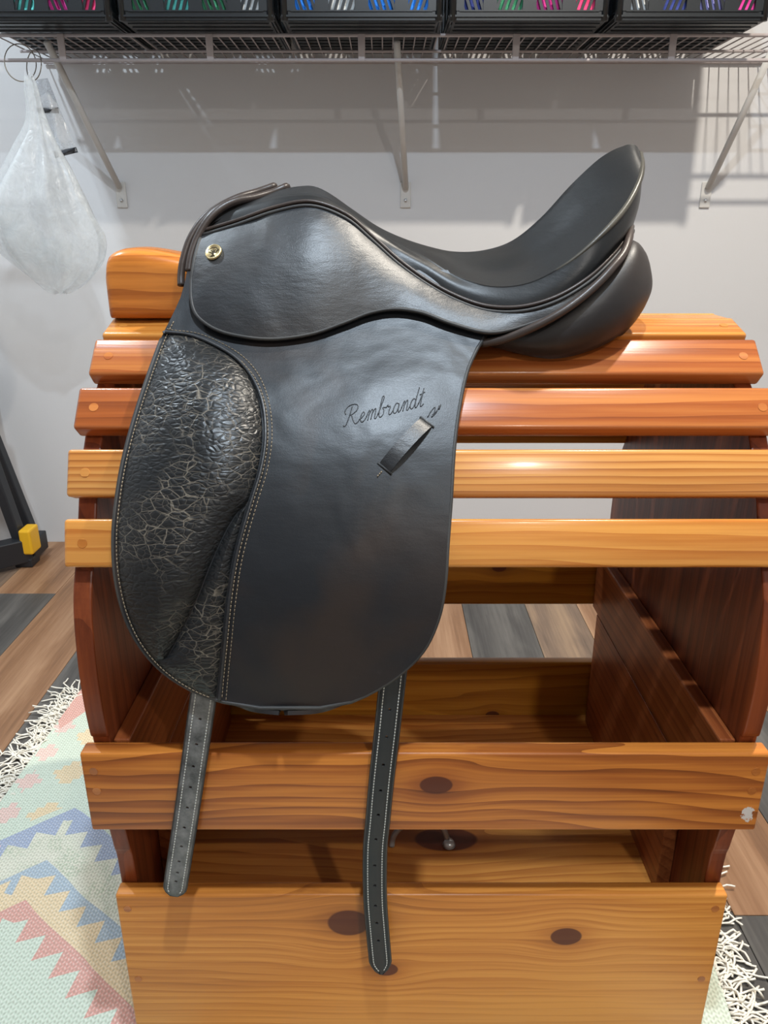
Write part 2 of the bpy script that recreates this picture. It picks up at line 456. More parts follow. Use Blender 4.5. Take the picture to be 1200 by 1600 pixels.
# slat face centres (y, z relative to camera height) and outward elevation of the normal
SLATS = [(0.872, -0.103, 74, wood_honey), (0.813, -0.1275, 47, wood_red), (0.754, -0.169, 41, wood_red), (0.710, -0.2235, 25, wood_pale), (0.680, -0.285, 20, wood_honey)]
SW, ST = 0.0465, 0.020
prof = []
for side in (1, -1):
    for i, (fy, fz, el, mt) in enumerate(SLATS):
        e = R(el); ny, nz = -math.cos(e), math.sin(e)
        cy, cz = fy - ny*ST/2, fz - nz*ST/2
        bm = box_bm(SL, ST, SW, 0.0035, 3)
        # local -y is the outward face
        if side == 1:
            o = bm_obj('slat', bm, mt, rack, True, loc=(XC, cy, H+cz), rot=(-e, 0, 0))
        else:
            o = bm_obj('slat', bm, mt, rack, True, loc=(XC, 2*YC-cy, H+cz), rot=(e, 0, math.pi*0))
        o.data.set_sharp_from_angle(angle=R(40))
        if side == 1:
            prof.append((fy - ny*(ST+0.001), fz - nz*(ST+0.001)))
            for sx in (-1, 1):
                bm = bmesh.new(); bmesh.ops.create_cone(bm, cap_ends=True, segments=20, radius1=0.0052, radius2=0.0046, depth=0.0016)
                p = Vector((XC + sx*(SL/2-0.018), fy - ny*0.0004, H+fz - nz*0.0004))
                q = bm_obj('screw_plug', bm, mt, None, loc=p, rot=(math.pi/2-e, 0, 0))
                q.parent = o; bpy.context.view_layer.update(); q.matrix_parent_inverse = o.matrix_world.inverted()
# ridge slat under the withers block
box('slat', x0, x1, YC-0.022, YC+0.022, H-0.118, H-0.098, wood_honey, rack, bev=0.004, seg=3)
# end panels with barrel profile
ZB = 0.045
half = [(YC, -0.1185), (YC-0.024, -0.1185), (prof[0][0]+0.006, prof[0][1]-0.002)] + [prof[1], prof[2], prof[3], prof[4]] + [(0.672, -0.34), (0.661, -0.39), (0.658, -0.44), (0.662, -0.49), (0.6675, -0.505), (0.669, -0.60), (0.676, -0.65), (0.682, -0.70), (0.683, -(H-ZB))]
hs_ = [tuple(q) for q in crom(half[6:], 5)]
half = half[:6] + hs_
pr = [(2*YC-y, z) for (y, z) in half[::-1]] + half[1:]
PT = 0.0185
for xa in (px0, px1-PT):
    n = len(pr); V = [(xa, y, H+z) for y, z in pr] + [(xa+PT, y, H+z) for y, z in pr]
    F = [tuple(range(n)), tuple(range(n, 2*n))[::-1]] + [(i, (i+1) % n, n+(i+1) % n, n+i) for i in range(n)]
    o = mesh_obj('end_panel', V, F, wood_panel, rack, smooth=False)
    bm = bmesh.new(); bm.from_mesh(o.data); bmesh.ops.recalc_face_normals(bm, faces=bm.faces)
    bmesh.ops.bevel(bm, geom=[e for e in bm.edges if e.calc_face_angle(0) > R(60)], offset=0.002, segments=2, profile=0.5, affect='EDGES')
    bm.to_mesh(o.data); bm.free()
def mirY(a, b): return 2*YC-b, 2*YC-a
# front and rear tray boards
for k, (ya, yb, z0, z1, xa, xb, mt, mt2) in enumerate([(0.647, 0.667, -0.602, -0.503, -0.3105, 0.3945, wood_mid, wood_inner),
                                                 (0.661, 0.681, -(H-0.035), -0.707, px0, px1, wood_low, wood_inner)]):
    o = box('front_board', xa, xb, ya, yb, H+z0, H+z1, mt, rack, bev=0.0028, seg=3, smooth=True); o.data.set_sharp_from_angle(angle=R(40))
    for sx in (xa+0.012, xb-0.012):
        for zz in ((z1-0.022, z1-0.047) if k == 0 else (z1-0.02, z1-0.13)):
            bm = bmesh.new(); bmesh.ops.create_cone(bm, cap_ends=True, segments=20, radius1=0.0050, radius2=0.0044, depth=0.0016)
            q = bm_obj('screw_plug', bm, wood_plug, None, loc=(sx, ya+0.0004, H+zz), rot=(math.pi/2, 0, 0))
            q.parent = o; bpy.context.view_layer.update(); q.matrix_parent_inverse = o.matrix_world.inverted()
    ra, rb = mirY(ya, yb)
    o = box('rear_board', xa, xb, ra, rb, H+z0, H+z1, mt2, rack, bev=0.0035, seg=3, smooth=True); o.data.set_sharp_from_angle(angle=R(40))
for xa in (px0+PT+0.0005, px1-PT-0.0175):
    box('side_rail', xa, xa+0.017, 0.672, 2*YC-0.672, H-0.602, H-0.505, wood_rail, rack, bev=0.002)
    box('tray_liner', xa, xa+0.017, 0.765, 2*YC-0.70, H-0.812, H-0.6025, wood_rail, rack, bev=0.001)
box('tray_floor', px0+PT+0.0005, px1-PT-0.0005, 0.6815, 2*YC-0.6815, H-0.832, H-0.8125, wood_tray, rack, bev=0.001)
# bail handle and bolt on the tray floor
hz = H-0.8125
ha, hb = on_z(612, 1322, hz+0.004), on_z(699, 1314, hz+0.004)
hp = crom([ha, ha+np.array((.003, .004, .014)), ha+np.array((.014, .010, .024)), (ha+hb)/2+np.array((0, .012, .027)), hb+np.array((-.014, .010, .024)), hb+np.array((-.004, .004, .014)), hb], 6)
hd = tube('tray_handle', hp, 0.004, plain('grey_plated_steel', (0.40, 0.44, 0.46), 0.35, 0.3), rack, 8); hd['label'] = 'grey metal bail handle'
bm = bmesh.new(); bmesh.ops.create_cone(bm, cap_ends=True, segments=20, radius1=0.0095, radius2=0.006, depth=0.007)
q = bm_obj('handle_bolt', bm, plain('plated_bolt', (0.55, 0.60, 0.62), 0.25, 0.4), None, True, loc=(hb[0]+0.002, hb[1]-0.004, hz+0.0045)); link_done = True
q.parent = hd
# shaped withers block at the head end
BX = [-0.3045, -0.300, -0.285, -0.262, -0.225, -0.18, -0.13, -0.085]
BT = [-0.040, -0.028, -0.0225, -0.0225, -0.029, -0.041, -0.056, -0.072]
_bb = crom(list(zip(BX, BT)), 4); SS = np.interp(np.arange(len(_bb))/4, [0, 1, 2, 99], [0.90, 0.975, 1, 1]); BX, BT = _bb[:, 0], _bb[:, 1]
V = []; F = []; ns = 40
for k, (bx, bt) in enumerate(zip(BX, BT)):
    s = SS[k]
    zb = -0.0975; hh = (bt-zb)/2*1.0; zc = (bt+zb)/2; hw = 0.045*s*(1.0 if k < 12 else 1.0-0.0125*(k-12))
    for j in range(ns):
        a = 2*math.pi*j/ns; ca, sa = math.cos(a), math.sin(a)
        e = 0.42 if sa > 0 else 0.22
        yy = math.copysign(abs(ca)**e, ca)*hw; zz = math.copysign(abs(sa)**e, sa)*hh*(s if sa > 0 else 0.99)
        V.append((bx + (0.004*(1-sa)*0 if k else 0), YC+yy, H+zc+zz))
for k in range(len(BX)-1):
    for j in range(ns): F.append((k*ns+j, k*ns+(j+1) % ns, (k+1)*ns+(j+1) % ns, (k+1)*ns+j))
F.append(tuple(range(ns))); F.append(tuple((len(BX)-1)*ns+j for j in range(ns))[::-1])
o = mesh_obj('withers_block', V, F, wood('block_wood', c8(206, 126, 50), c8(166, 92, 32), c8(104, 50, 18), ring=300, warp=6), rack)
bm = bmesh.new(); bm.from_mesh(o.data); bmesh.ops.recalc_face_normals(bm, faces=bm.faces); bm.to_mesh(o.data); bm.free()
o.data.polygons.foreach_set('use_smooth', [True]*len(o.data.polygons)); o.data.set_sharp_from_angle(angle=R(55))
# castor-like block feet under the end panels
for xa in (px0, px1-PT):
    for yy in (0.72, 1.08):
        box('foot', xa+0.0, xa+PT, yy-0.02, yy+0.05, 0.0085, ZB+0.001, wood_panel, rack, bev=0.002)

# ------------------------------------------------------------------ saddle
saddle = thing('saddle', (XC, YC, H-0.10), 'black leather dressage saddle resting on the wooden stand', 'saddle')
GZ = np.array([-0.50, -0.45, -0.40, -0.35, -0.30, -0.25, -0.20, -0.15, -0.10, -0.05, 0.0, 0.05])
GY = np.array([0.628, 0.630, 0.633, 0.639, 0.650, 0.672, 0.704, 0.746, 0.793, 0.832, 0.862, 0.885])
_gd = crom(np.stack([GZ, GY], 1), 12)
def g(z): return float(np.interp(z, _gd[:, 0], _gd[:, 1]))
def bound(pts):
    c = crom(pts, 14); v = np.maximum.accumulate(c[:, 1]); return lambda q: np.interp(q, v, c[:, 0])
FL = [(293, 422), (283, 462), (268, 495), (250, 532), (226, 598), (206, 660), (190, 722), (180, 782), (175, 842), (178, 900), (190, 955), (211, 1002), (243, 1042), (283, 1072), (330, 1093), (380, 1105), (440, 1111)]
FR = [(700, 422), (735, 480), (756, 524), (747, 545), (731, 582), (719, 638), (711, 700), (706, 780), (701, 850), (697, 910), (688, 962), (668, 1010), (640, 1043), (600, 1073), (550, 1098), (500, 1108), (440, 1111)]
bl, br = bound(FL), bound(FR)
NR, NC = 90, 60
G = np.zeros((NR, NC, 3))
for i in range(NR):
    v = 422 + (1110.6-422)*math.sin(math.pi/2*(i/(NR-1))**0.85)
    a, b = bl(v), br(v)
    for j in range(NC):
        s = j/(NC-1); u = a+(b-a)*s
        wav = 0.004*math.sin(s*math.pi)*math.sin((v-520)/420*math.pi) if v > 520 else 0
        G[i, j] = on_surf(u, v, g, -wav)
flap = sheet('flap', G, 0.0042, lea_flap, saddle)
def flap_pt(u, v, off=0.0):
    p = on_surf(u, v, g, 0.0)
    a, b = bl(v), br(v); s = min(1, max(0, (u-a)/(b-a)))
    wav = 0.004*math.sin(s*math.pi)*math.sin((v-520)/420*math.pi) if v > 520 else 0
    return on_surf(u, v, g, -wav-off)
# cut edge of the flap
ep = [flap_pt(bl(v)+1.2, v, 0.0) for v in np.linspace(530, 1108, 60)]
ep2 = [flap_pt(br(v)-1.2, v, 0.0) for v in np.linspace(1108, 526, 60)]
tube('flap_edge', np.array(ep+ep2)+np.array((0, 0.0018, 0)), 0.0021, lea_edge, saddle, 6)
mirror_obj(flap, saddle, YC)

# knee pad and thigh roll (padded, crackled)
KR = [(262, 519), (300, 524), (340, 541), (372, 562), (396, 592), (411, 632), (415, 682), (408, 732), (393, 782), (379, 830), (367, 880), (358, 940), (352, 1000), (346, 1060), (343, 1094)]
kr = bound([(262, 518.9)]+KR[1:])
CR = [(391, 786), (372, 800), (352, 832), (330, 880), (306, 940), (282, 990), (258, 1033)]
cr = bound(CR)
def inset(f, d): return lambda v: f(v)+d
def dist_poly(u, v, poly):
    P = poly; Q = np.roll(P, -1, axis=0); d = Q-P; w = np.array((u, v))-P
    t = np.clip((w*d).sum(1)/((d*d).sum(1)+1e-9), 0, 1)
    return np.sqrt((((P + d*t[:, None]) - np.array((u, v)))**2).sum(1).min())
def pad(name, vs, fa, fb, hmax, tau, mat, nc=70, extra=None):
    poly = np.array([(fa(v), v) for v in vs] + [(fb(v), v) for v in vs[::-1]])
    G = np.zeros((len(vs), nc, 3))
    for i, v in enumerate(vs):
        a, b = fa(v), fb(v)
        for j in range(nc):
            s = 0.5-0.5*math.cos(math.pi*j/(nc-1)); u = a+(b-a)*s
            d = dist_poly(u, v, poly); h = hmax*(1-math.exp(-d/tau))
            if extra: h += extra(u, v)*(1-math.exp(-d/6))
            G[i, j] = flap_pt(u, v, 0.0005+h)
    return sheet(name, G, 0.002, mat, saddle)
kl = inset(bl, 9)
vs1 = 521 + (1033-521)*(0.5-0.5*np.cos(np.linspace(0, math.pi, 90)))
k1r = lambda v: np.where(v < 786, kr(v)-5, np.minimum(kr(v)-5, cr(v)-1))
kneepad = pad('knee_pad', vs1, lambda v: np.minimum(kl(v), k1r(v)-0.5), lambda v: np.maximum(k1r(v), kl(v)+0.3), 0.021, 32, lea_pad,
              extra=lambda u, v: 0.008*math.exp(-((u-330)/60)**2-((v-640)/120)**2))
vs2 = 788 + (1091-788)*(0.5-0.5*np.cos(np.linspace(0, math.pi, 60)))
k2l = lambda v: np.where(v < 1033, cr(v)+1, kl(v)+1)
pad('thigh_roll', vs2, lambda v: np.minimum(k2l(v), kr(v)-7), lambda v: kr(v)-5.5, 0.012, 26, lea_pad, nc=40)
# welt and stitching round the pad
wp = [flap_pt(u, v, 0.003) for u, v in crom([(255, 521)]+KR, 6)]
tube('pad_welt', wp, 0.0019, lea_skirt, saddle, 8)
def stitches(name, path, step, ln, r, mat, parent):
    P = np.array(path); d = np.r_[0, np.cumsum(np.linalg.norm(np.diff(P, axis=0), axis=1))]
    paths = []; s = step/2
    while s < d[-1]-ln:
        paths.append(np.array([[np.interp(q, d, P[:, k]) for k in range(3)] for q in (s, s+ln*0.5, s+ln)])); s += step
    o = multi_tube(name, paths, r, mat, parent, 5); o['kind'] = 'stuff'; return o
KS = crom([(258, 513)] + [(u+10, v-3) if v < 600 else (u+10, v) for u, v in KR], 8)
stitches('pad_stitching', [flap_pt(u, v, 0.0007) for u, v in KS], 0.0040, 0.0027, 0.00042, thread_tan, saddle)
KS2 = crom([(u+3.5, v) for u, v in KR[3:]], 8)
stitches('pad_stitching', [flap_pt(u, v, 0.0058) for u, v in KS2], 0.0040, 0.0027, 0.00040, thread_tan, saddle)
stitches('edge_stitching', [flap_pt(bl(v)+7, v, 0.0012) for v in np.linspace(500, 1090, 200)], 0.0038, 0.0027, 0.00055, thread_tan, saddle)

# seat: (centre px | rim px, w | welt px, w)
ST_ = [((447, 294), (385, 318, .034), (316, 363, .058)), ((468, 291), (420, 307, .034), (372, 346, .060)), ((490, 291), (458, 301, .035), (430, 326, .061)),
       ((515, 302), (503, 306, .036), (486, 317, .062)), ((550, 327), (546, 331, .038), (540, 336, .064)), ((590, 354), (588, 360, .045), (582, 371, .068)),
       ((630, 372), (628, 383, .055), (622, 407, .075)), ((670, 385), (668, 403, .068), (665, 438, .085)), ((710, 393), (712, 430, .084), (710, 463, .098)),
       ((755, 391), (768, 447, .100), (760, 480, .110)), ((800, 376), (828, 441, .110), (815, 481, .120)), ((845, 340), (888, 409, .113), (870, 465, .122)),
       ((890, 291), (938, 367, .107), (920, 435, .115)), ((930, 253), (976, 325, .090), (955, 402, .098)), ((955, 236), (998, 285, .064), (976, 376, .072)),
       ((974, 228), (1004, 258, .036), (987, 360, .036)), ((984, 225), (1001, 238, .0), (988, 352, .0))]
cross = []
for k, (c, r, w) in enumerate(ST_):
    C = at(c[0], c[1], YC); Rm = at(r[0], r[1], YC-r[2]); Wt = at(w[0], w[1], YC-w[2])
    f = min(1.0, max(0.0, (k-5.5)/4.0)); f = f*f*(3-2*f)
    Mi = C*(0.5-0.05*f) + Rm*(0.5+0.05*f) + np.array((0.002*f, -0.001+0.004*f, 0.0012-0.0052*f))*(1.0 if k < 13 else (0.5 if k == 13 else 0.0))
    S = Rm*(0.5-0.05*f) + Wt*(0.5+0.05*f) + np.array((0.003*f, -0.0035+0.0015*f, 0.003-0.003*f))*(1.0 if k < 16 else np.array((1, 0, 1)))
    if k >= 15: Mi = Mi + np.array((0.001, 0, 0.0022))
    if k == 16: Mi[1] = YC
    a1 = 0.35-0.24*f
    row = [C, (C+Mi)/2 + np.array((0, 0, .0008)), Mi, Rm+(Mi-Rm)*a1, Rm, Rm+(S-Rm)*a1, S, Wt]
    cross.append(np.array(row))
cross = np.array(cross)                      # stations x 8 x 3
def refine(A, n, axis):
    A = np.moveaxis(A, axis, 0); sh = A.shape
    B = crom(A.reshape(sh[0], -1), n).reshape(-1, *sh[1:]); return np.moveaxis(B, 0, axis)
fine = refine(refine(cross, 6, 0), 4, 1)
far = fine.copy(); far[..., 1] = 2*YC - far[..., 1]
full = np.concatenate([fine[:, ::-1], far[:, 1:]], axis=1)
sheet('seat', full, 0.0012, lea_seat, saddle, toward=(0, 0, 1))
rimp = fine[56:, 16] + np.array((0, 0.0008, -0.0012))
rimp[:, 1] = np.minimum(rimp[:, 1], YC); rimp[-1, 1] = YC
rim = np.vstack([rimp, (rimp*np.array((1, -1, 1))+np.array((0, 2*YC, 0)))[::-1][1:]])
rr = 0.0030*np.minimum(1, np.minimum(np.arange(len(rim))+1, (np.arange(len(rim))+1)[::-1])/20)
tube('cantle_rim', rim, rr, lea_rim, saddle, 8)

# welt between seat and skirt (double piping)
weltp = fine[:94, -1]
w1 = weltp + np.array((0, -0.0012, 0.0015)); w2 = weltp + np.array((0, -0.004, -0.0028))
tube('seat_welt', w1, 0.0019, lea_pipe, saddle, 8); tube('seat_welt', w2, 0.0018, lea_edge, saddle, 8)

# skirt: columns from welt to lower edge
SK = [((316, 363, .058), (299, 440)), ((330, 358, .058), (299, 470)), ((345, 354, .059), (308, 495)), ((372, 346, .060), (335, 515)), ((400, 337, .060), (372, 526)), ((430, 326, .061), (425, 531)),
      ((486, 317, .062), (486, 523)), ((540, 336, .064), (536, 506)), ((582, 371, .068), (578, 490)), ((622, 407, .075), (618, 484)),
      ((665, 438, .085), (660, 490)), ((710, 463, .098), (706, 507)), ((760, 480, .110), (765, 521)), ((815, 481, .120), (820, 510)),
      ((870, 465, .122), (878, 486)), ((920, 435, .115), (924, 456)), ((955, 402, .098), (958, 424)), ((974, 378, .075), (977, 398))]
RB = {13: .786, 14: .788, 15: .797, 16: .815, 17: .838}
cols = []
for k, ((u, v, w), (bu, bv)) in enumerate(SK):
    T = at(u, v, YC-w)
    B = on_surf(bu, bv, g, -0.010) if k not in RB else at(bu, bv, RB[k])
    ht = np.linalg.norm(T-B); row = []
    for i in range(9):
        s = i/8; e = s
        y = T[1]+(B[1]-T[1])*(s**0.8) - 0.05*ht*math.sin(math.pi*s)
        uu = u+(bu-u)*s; vv = v+(bv-v)*s
        if k == 0: uu -= 3*math.sin(math.pi*s)
        row.append(at(uu, vv, y))
    cols.append(row)
SG = refine(refine(np.array(cols), 6, 0), 3, 1)
skirt = sheet('skirt', SG, 0.0038, lea_skirt, saddle)
lowedge = SG[:, -1] + np.array((0, 0.0015, 0.0006))
frontedge = SG[0, :] + np.array((0, 0.0015, 0))
tube('skirt_edge', np.vstack([frontedge[3:-1], lowedge]), 0.0021, lea_edge, saddle, 6)
mirror_obj(skirt, saddle, YC)

# pommel piping (double) and gullet facing between near and far side
PA = [(447, 292, .004), (425, 301, .012), (398, 309, .026), (370, 314, .038), (346, 325, .047), (325, 344, .055), (308, 373, .063), (299, 400, .071), (295, 424, .078)]
PB = [(428, 291, .002), (402, 300, .012), (372, 309, .028), (340, 325, .040), (316, 345, .050), (297, 374, .060), (286, 408, .069), (283, 430, .074), (283, 446, .079)]
pa = crom([at(u, v, YC-w) for u, v, w in PA], 8); pb = crom([at(u, v, YC-w) for u, v, w in PB], 8)
for P, r in ((pa, 0.0042), (pb, 0.0040)):
    far_ = (P*np.array((1, -1, 1)) + np.array((0, 2*YC, 0)))[::-1]
    tube('pommel_piping', np.vstack([far_, P]), r, lea_pipe, saddle, 10)
# pommel facing: strip between the seat front edge and the piping, and the inner gullet face
fr = np.array([fine[0, i] for i in range(0, fine.shape[1], 2)])
m = len(fr); d = np.r_[0, np.cumsum(np.linalg.norm(np.diff(pb, axis=0), axis=1))]; d /= d[-1]
pbs = np.array([[np.interp(q, d, pb[:, k]) for k in range(3)] for q in np.linspace(0, 0.86, m)])
inn = pbs + np.array((0.045, 0.0, -0.022)); inn[:, 1] = YC - np.maximum(0.0, (YC-inn[:, 1])*0.78)
strip = np.array([fr, pbs*0.5+fr*0.5+np.array((0, 0, .0005)), pbs, (pbs+inn)/2+np.array((-.006, 0, -.004)), inn])
sfar = (strip*np.array((1, -1, 1))+np.array((0, 2*YC, 0)))[:, ::-1]
sheet('pommel_facing', np.concatenate([sfar, strip[:, 1:]], axis=1), 0.003, lea_panel, saddle, toward=(-0.5, 0, 0.5))

# rear panel: ellipse sections, (u, v_top, v_bottom, near y, half depth)
PAN = [(380, 450, 475, .840, .008), (460, 440, 490, .838, .013), (520, 432, 500, .842, .022), (560, 430, 508, .842, .030), (650, 445, 518, .830, .034), (720, 480, 532, .815, .036),
       (775, 497, 549, .800, .040), (830, 487, 563, .790, .044), (880, 458, 567, .786, .047), (925, 425, 559, .788, .048), (962, 395, 545, .796, .046), (990, 375, 524, .808, .042), (1008, 390, 498, .824, .033), (1016, 420, 472, .838, .020), (1018, 440, 455, .850, .006)]
V = []; F = []; ns = 28
rows = []
for (u, vt, vb, ny_, ry) in PAN:
    T = at(u, vt, ny_+ry*0.55); B = at(u, vb, ny_+ry*0.75)
    zc, rz = (T[2]+B[2])/2, (T[2]-B[2])/2; x = at(u, (vt+vb)/2, ny_+ry*0.3)[0]
    row = []
    for j in range(ns):
        a = 2*math.pi*j/ns; row.append((x, ny_+ry - ry*math.copysign(abs(math.cos(a))**0.9, math.cos(a)), zc + rz*math.sin(a)))
    rows.append(row)
RG = refine(np.array(rows), 5, 0)
RG = np.concatenate([RG, RG[:, :1]], axis=1)
env = []
for (fy, fz, el, mt) in SLATS[::-1]:
    e = R(el); env += [(fy-math.sin(e)*SW/2, fz-math.cos(e)*SW/2), (fy+math.sin(e)*SW/2, fz+math.cos(e)*SW/2)]
env += [(0.96, -0.096)]
env = np.array(env)
RG[..., 2] = np.maximum(RG[..., 2], H + 0.0025 + np.maximum(np.interp(RG[..., 1], env[:, 0], env[:, 1]), np.interp(RG[..., 1]+0.006, env[:, 0], env[:, 1])))
V = list(RG[:, :-1].reshape(-1, 3)); m = RG.shape[0]
for i in range(m-1):
    for j in range(ns): F.append((i*ns+j, i*ns+(j+1) % ns, (i+1)*ns+(j+1) % ns, (i+1)*ns+j))
F.append(tuple(range(ns))); F.append(tuple((m-1)*ns+j for j in range(ns))[::-1])
pan = mesh_obj('panel', V, F, lea_panel, saddle)
bm = bmesh.new(); bm.from_mesh(pan.data); bmesh.ops.recalc_face_normals(bm, faces=bm.faces); bm.to_mesh(pan.data); bm.free()
pan.data.polygons.foreach_set('use_smooth', [True]*len(pan.data.polygons))
mirror_obj(pan, saddle, YC)
PP = [(752, 537, .790), (790, 529, .785), (830, 513, .781), (870, 492, .781), (905, 468, .785), (935, 442, .792), (958, 417, .801), (975, 395, .815), (983, 372, .836), (984, 358, .86), (983, 350, .90), (983, 349, .917)]
pp = crom([at(u, v, y) for u, v, y in PP], 8)
ppf = (pp*np.array((1, -1, 1)) + np.array((0, 2*YC, 0)))[::-1][1:]
tube('panel_piping', np.vstack([pp, ppf]), 0.0042, lea_pipe, saddle, 10)
# filler between skirt rear and panel piping (under-seat gusset)
top_ = np.array([fine[k, -1] for k in range(60, 97, 1)]); dd = np.linspace(0, 1, len(top_))
d = np.r_[0, np.cumsum(np.linalg.norm(np.diff(pp, axis=0), axis=1))]; d /= d[-1]
bot_ = np.array([[np.interp(q, d, pp[:, k]) for k in range(3)] for q in dd])
mid_ = (top_+bot_)/2 + np.array((-.003, .012, 0))
sheet('rear_gusset', np.array([top_+np.array((0, .004, 0)), mid_, bot_+np.array((0, .004, -.002))]), 0.003, lea_seat, saddle)

# saddle nail with a tree emblem
nu, nv = 333, 394
cN = None
best = 1e9
for P in SG.reshape(-1, 3):
    t = P[1]; a = at(nu, nv, t); dd = np.linalg.norm(a-P)
    if dd < best: best = dd; cN = P.copy()
Nn = grid_normals(SG).reshape(-1, 3)[np.argmin(np.linalg.norm(SG.reshape(-1, 3)-cN, axis=1))]
if Nn[1] > 0: Nn = -Nn
nx = np.array((1, 0, 0)) - Nn*Nn[0]; nx /= np.linalg.norm(nx); nz = np.cross(nx, Nn); nz = nz if nz[2] > 0 else -nz
def disc(name, c, n, ex, ez, r, h, mat, parent, seg=28):
    prof = [(r, 0), (r, h*0.6), (r*0.93, h), (r*0.85, h), (r*0.82, h*0.75), (0.0001, h*0.75)]
    V = []; F = []
    for (q, hh) in prof:
        for k in range(seg):
            a = 2*math.pi*k/seg; V.append(c + n*hh + ex*(q*math.cos(a)) + ez*(q*math.sin(a)*1.08))
    for i in range(len(prof)-1):
        for k in range(seg): F.append((i*seg+k, i*seg+(k+1) % seg, (i+1)*seg+(k+1) % seg, (i+1)*seg+k))
    return mesh_obj(name, V, F, mat, parent)
cN = cN + Nn*0.0004
nail = disc('saddle_nail', cN, Nn, nx, nz, 0.0088, 0.0022, brass, saddle)
paths = []
Tn = lambda a, b: cN + Nn*0.0019 + nx*(a*0.0064) + nz*(b*0.0064)
crown = [(0.75*math.cos(a)*(1+.12*math.cos(7*a)), 0.28+0.52*math.sin(a)*(1+.12*math.cos(7*a))) for a in np.linspace(0, 2*math.pi, 40)]
paths.append([Tn(*q) for q in crown])
paths += [[Tn(-.09, -.85), Tn(-.07, -.3), Tn(-.1, 0.1)], [Tn(.09, -.85), Tn(.07, -.3), Tn(.1, .1)], [Tn(0, -.2), Tn(-.2, .15), Tn(-.42, .35)], [Tn(0, -.2), Tn(.2, .15), Tn(.42, .35)], [Tn(0, -.3), Tn(0, .2), Tn(0, .55)], [Tn(-.35, -.9), Tn(0, -.85), Tn(.35, -.9)]]
q = multi_tube('tree_emblem', paths, 0.00042, brass_dark, None, 5); q.parent = nail
q['label'] = 'dark embossed tree emblem'

# stirrup-leather keeper loop
k0, k1 = flap_pt(601, 732, 0.0), flap_pt(667, 660, 0.0)
ax = k1-k0; Lk = np.linalg.norm(ax); ax /= Lk
nn = np.cross(ax, np.array((1.0, 0, 0.3))); 
fn = np.cross(flap_pt(640, 690)-flap_pt(620, 690), flap_pt(630, 700)-flap_pt(630, 680)); fn /= np.linalg.norm(fn)
if fn[1] > 0: fn = -fn
sd = np.cross(fn, ax); sd /= np.linalg.norm(sd)
Gk = []
for s in np.linspace(0, 1, 24):
    hh = 0.0005 + 0.0085*math.sin(math.pi*s)**0.55
    Gk.append([k0 + ax*(s*Lk) + fn*hh + sd*(w*0.0068) for w in np.linspace(-1, 1, 5)])
sheet('keeper_loop', np.array(Gk), 0.0022, lea_skirt, saddle)
for c in (k0, k1):
    tube('keeper_slot', np.array([c - sd*0.0085, c, c + sd*0.0085]) + fn*0.0006, 0.0012, lea_edge, saddle, 6)
stitches('keeper_stitching', [k0 - ax*q + fn*0.0006 for q in np.linspace(0.003, 0.013, 6)], 0.0024, 0.0016, 0.0006, thread_tan, saddle)
# blind-stamped script
GL = {'R': (1.75, [[(0, .15), (.15, 0), (.35, .2), (.6, 1.0), (.78, 1.85)], [(.15, 1.2), (0, 1.55), (.3, 1.95), (.9, 2.05), (1.4, 1.85), (1.4, 1.4), (1.0, 1.1), (.62, 1.0)], [(.8, 1.05), (1.05, .45), (1.35, .02), (1.6, .08), (1.8, .3)]]),
      'e': (.8, [[(0, .3), (.35, .5), (.55, .8), (.4, 1), (.2, .75), (.15, .3), (.35, 0), (.62, .1), (.8, .35)]]),
      'm': (1.3, [[(0, .35), (.2, .9), (.3, 1), (.32, .7), (.2, 0)], [(.25, .5), (.5, .95), (.65, 1), (.65, .7), (.55, 0)], [(.6, .5), (.85, .95), (1, 1), (1, .6), (.95, .1), (1.1, 0), (1.3, .3)]]),
      'b': (.85, [[(0, .3), (.3, 1.2), (.5, 1.9), (.42, 2.1), (.28, 1.9), (.15, .8), (.15, .2), (.35, 0), (.6, .2), (.65, .6), (.5, .9), (.85, .85)]]),
      'r': (.85, [[(0, .8), (.2, 1.05), (.25, .85), (.5, .85), (.4, .4), (.45, .05), (.65, .05), (.85, .35)]]),
      'a': (.95, [[(.6, .85), (.35, 1), (.1, .7), (.05, .25), (.25, 0), (.5, .25), (.65, .9), (.6, .3), (.7, 0), (.95, .3)]]),
      'n': (.95, [[(0, .35), (.2, .9), (.3, 1), (.32, .7), (.2, 0)], [(.25, .5), (.5, .95), (.65, 1), (.65, .6), (.6, .1), (.75, 0), (.95, .3)]]),
      'd': (.95, [[(.6, .85), (.35, 1), (.1, .7), (.05, .25), (.25, 0), (.5, .3), (.65, 1.0), (.85, 2.0)], [(.85, 2.0), (.65, 1.0), (.6, .3), (.7, 0), (.95, .3)]]),
      't': (.6, [[(0, .3), (.25, 1), (.45, 1.8)], [(.45, 1.8), (.25, .3), (.35, 0), (.6, .2)], [(.05, 1.22), (.6, 1.38)]])}
paths = []; X = 0
for ch in 'Rembrandt':
    wd, strokes = GL[ch]
    for st in strokes:
        pp_ = []
        for (a, b) in crom(st, 5):
            lx = (X + a + 0.30*b)*14.4; ly = b*15.0
            ang = math.atan2(36, 137)
            pp_.append(flap_pt(536 + lx*math.cos(ang) - ly*math.sin(ang)*0.6, 667 - lx*math.sin(ang) - ly*math.cos(ang), 0.0003))
        paths.append(pp_)
    X += wd
for st in ([(668, 652), (674, 642), (680, 636), (678, 646), (674, 652), (682, 644), (686, 634)], [(676, 648), (684, 640), (689, 632), (686, 640)]):
    paths.append([flap_pt(u, v, 0.0003) for u, v in crom(st, 4)])
q = multi_tube('stamped_script', paths, 0.00050, lea_flap, saddle, 6); q['label'] = 'stamped cursive script reading Rembrandt'

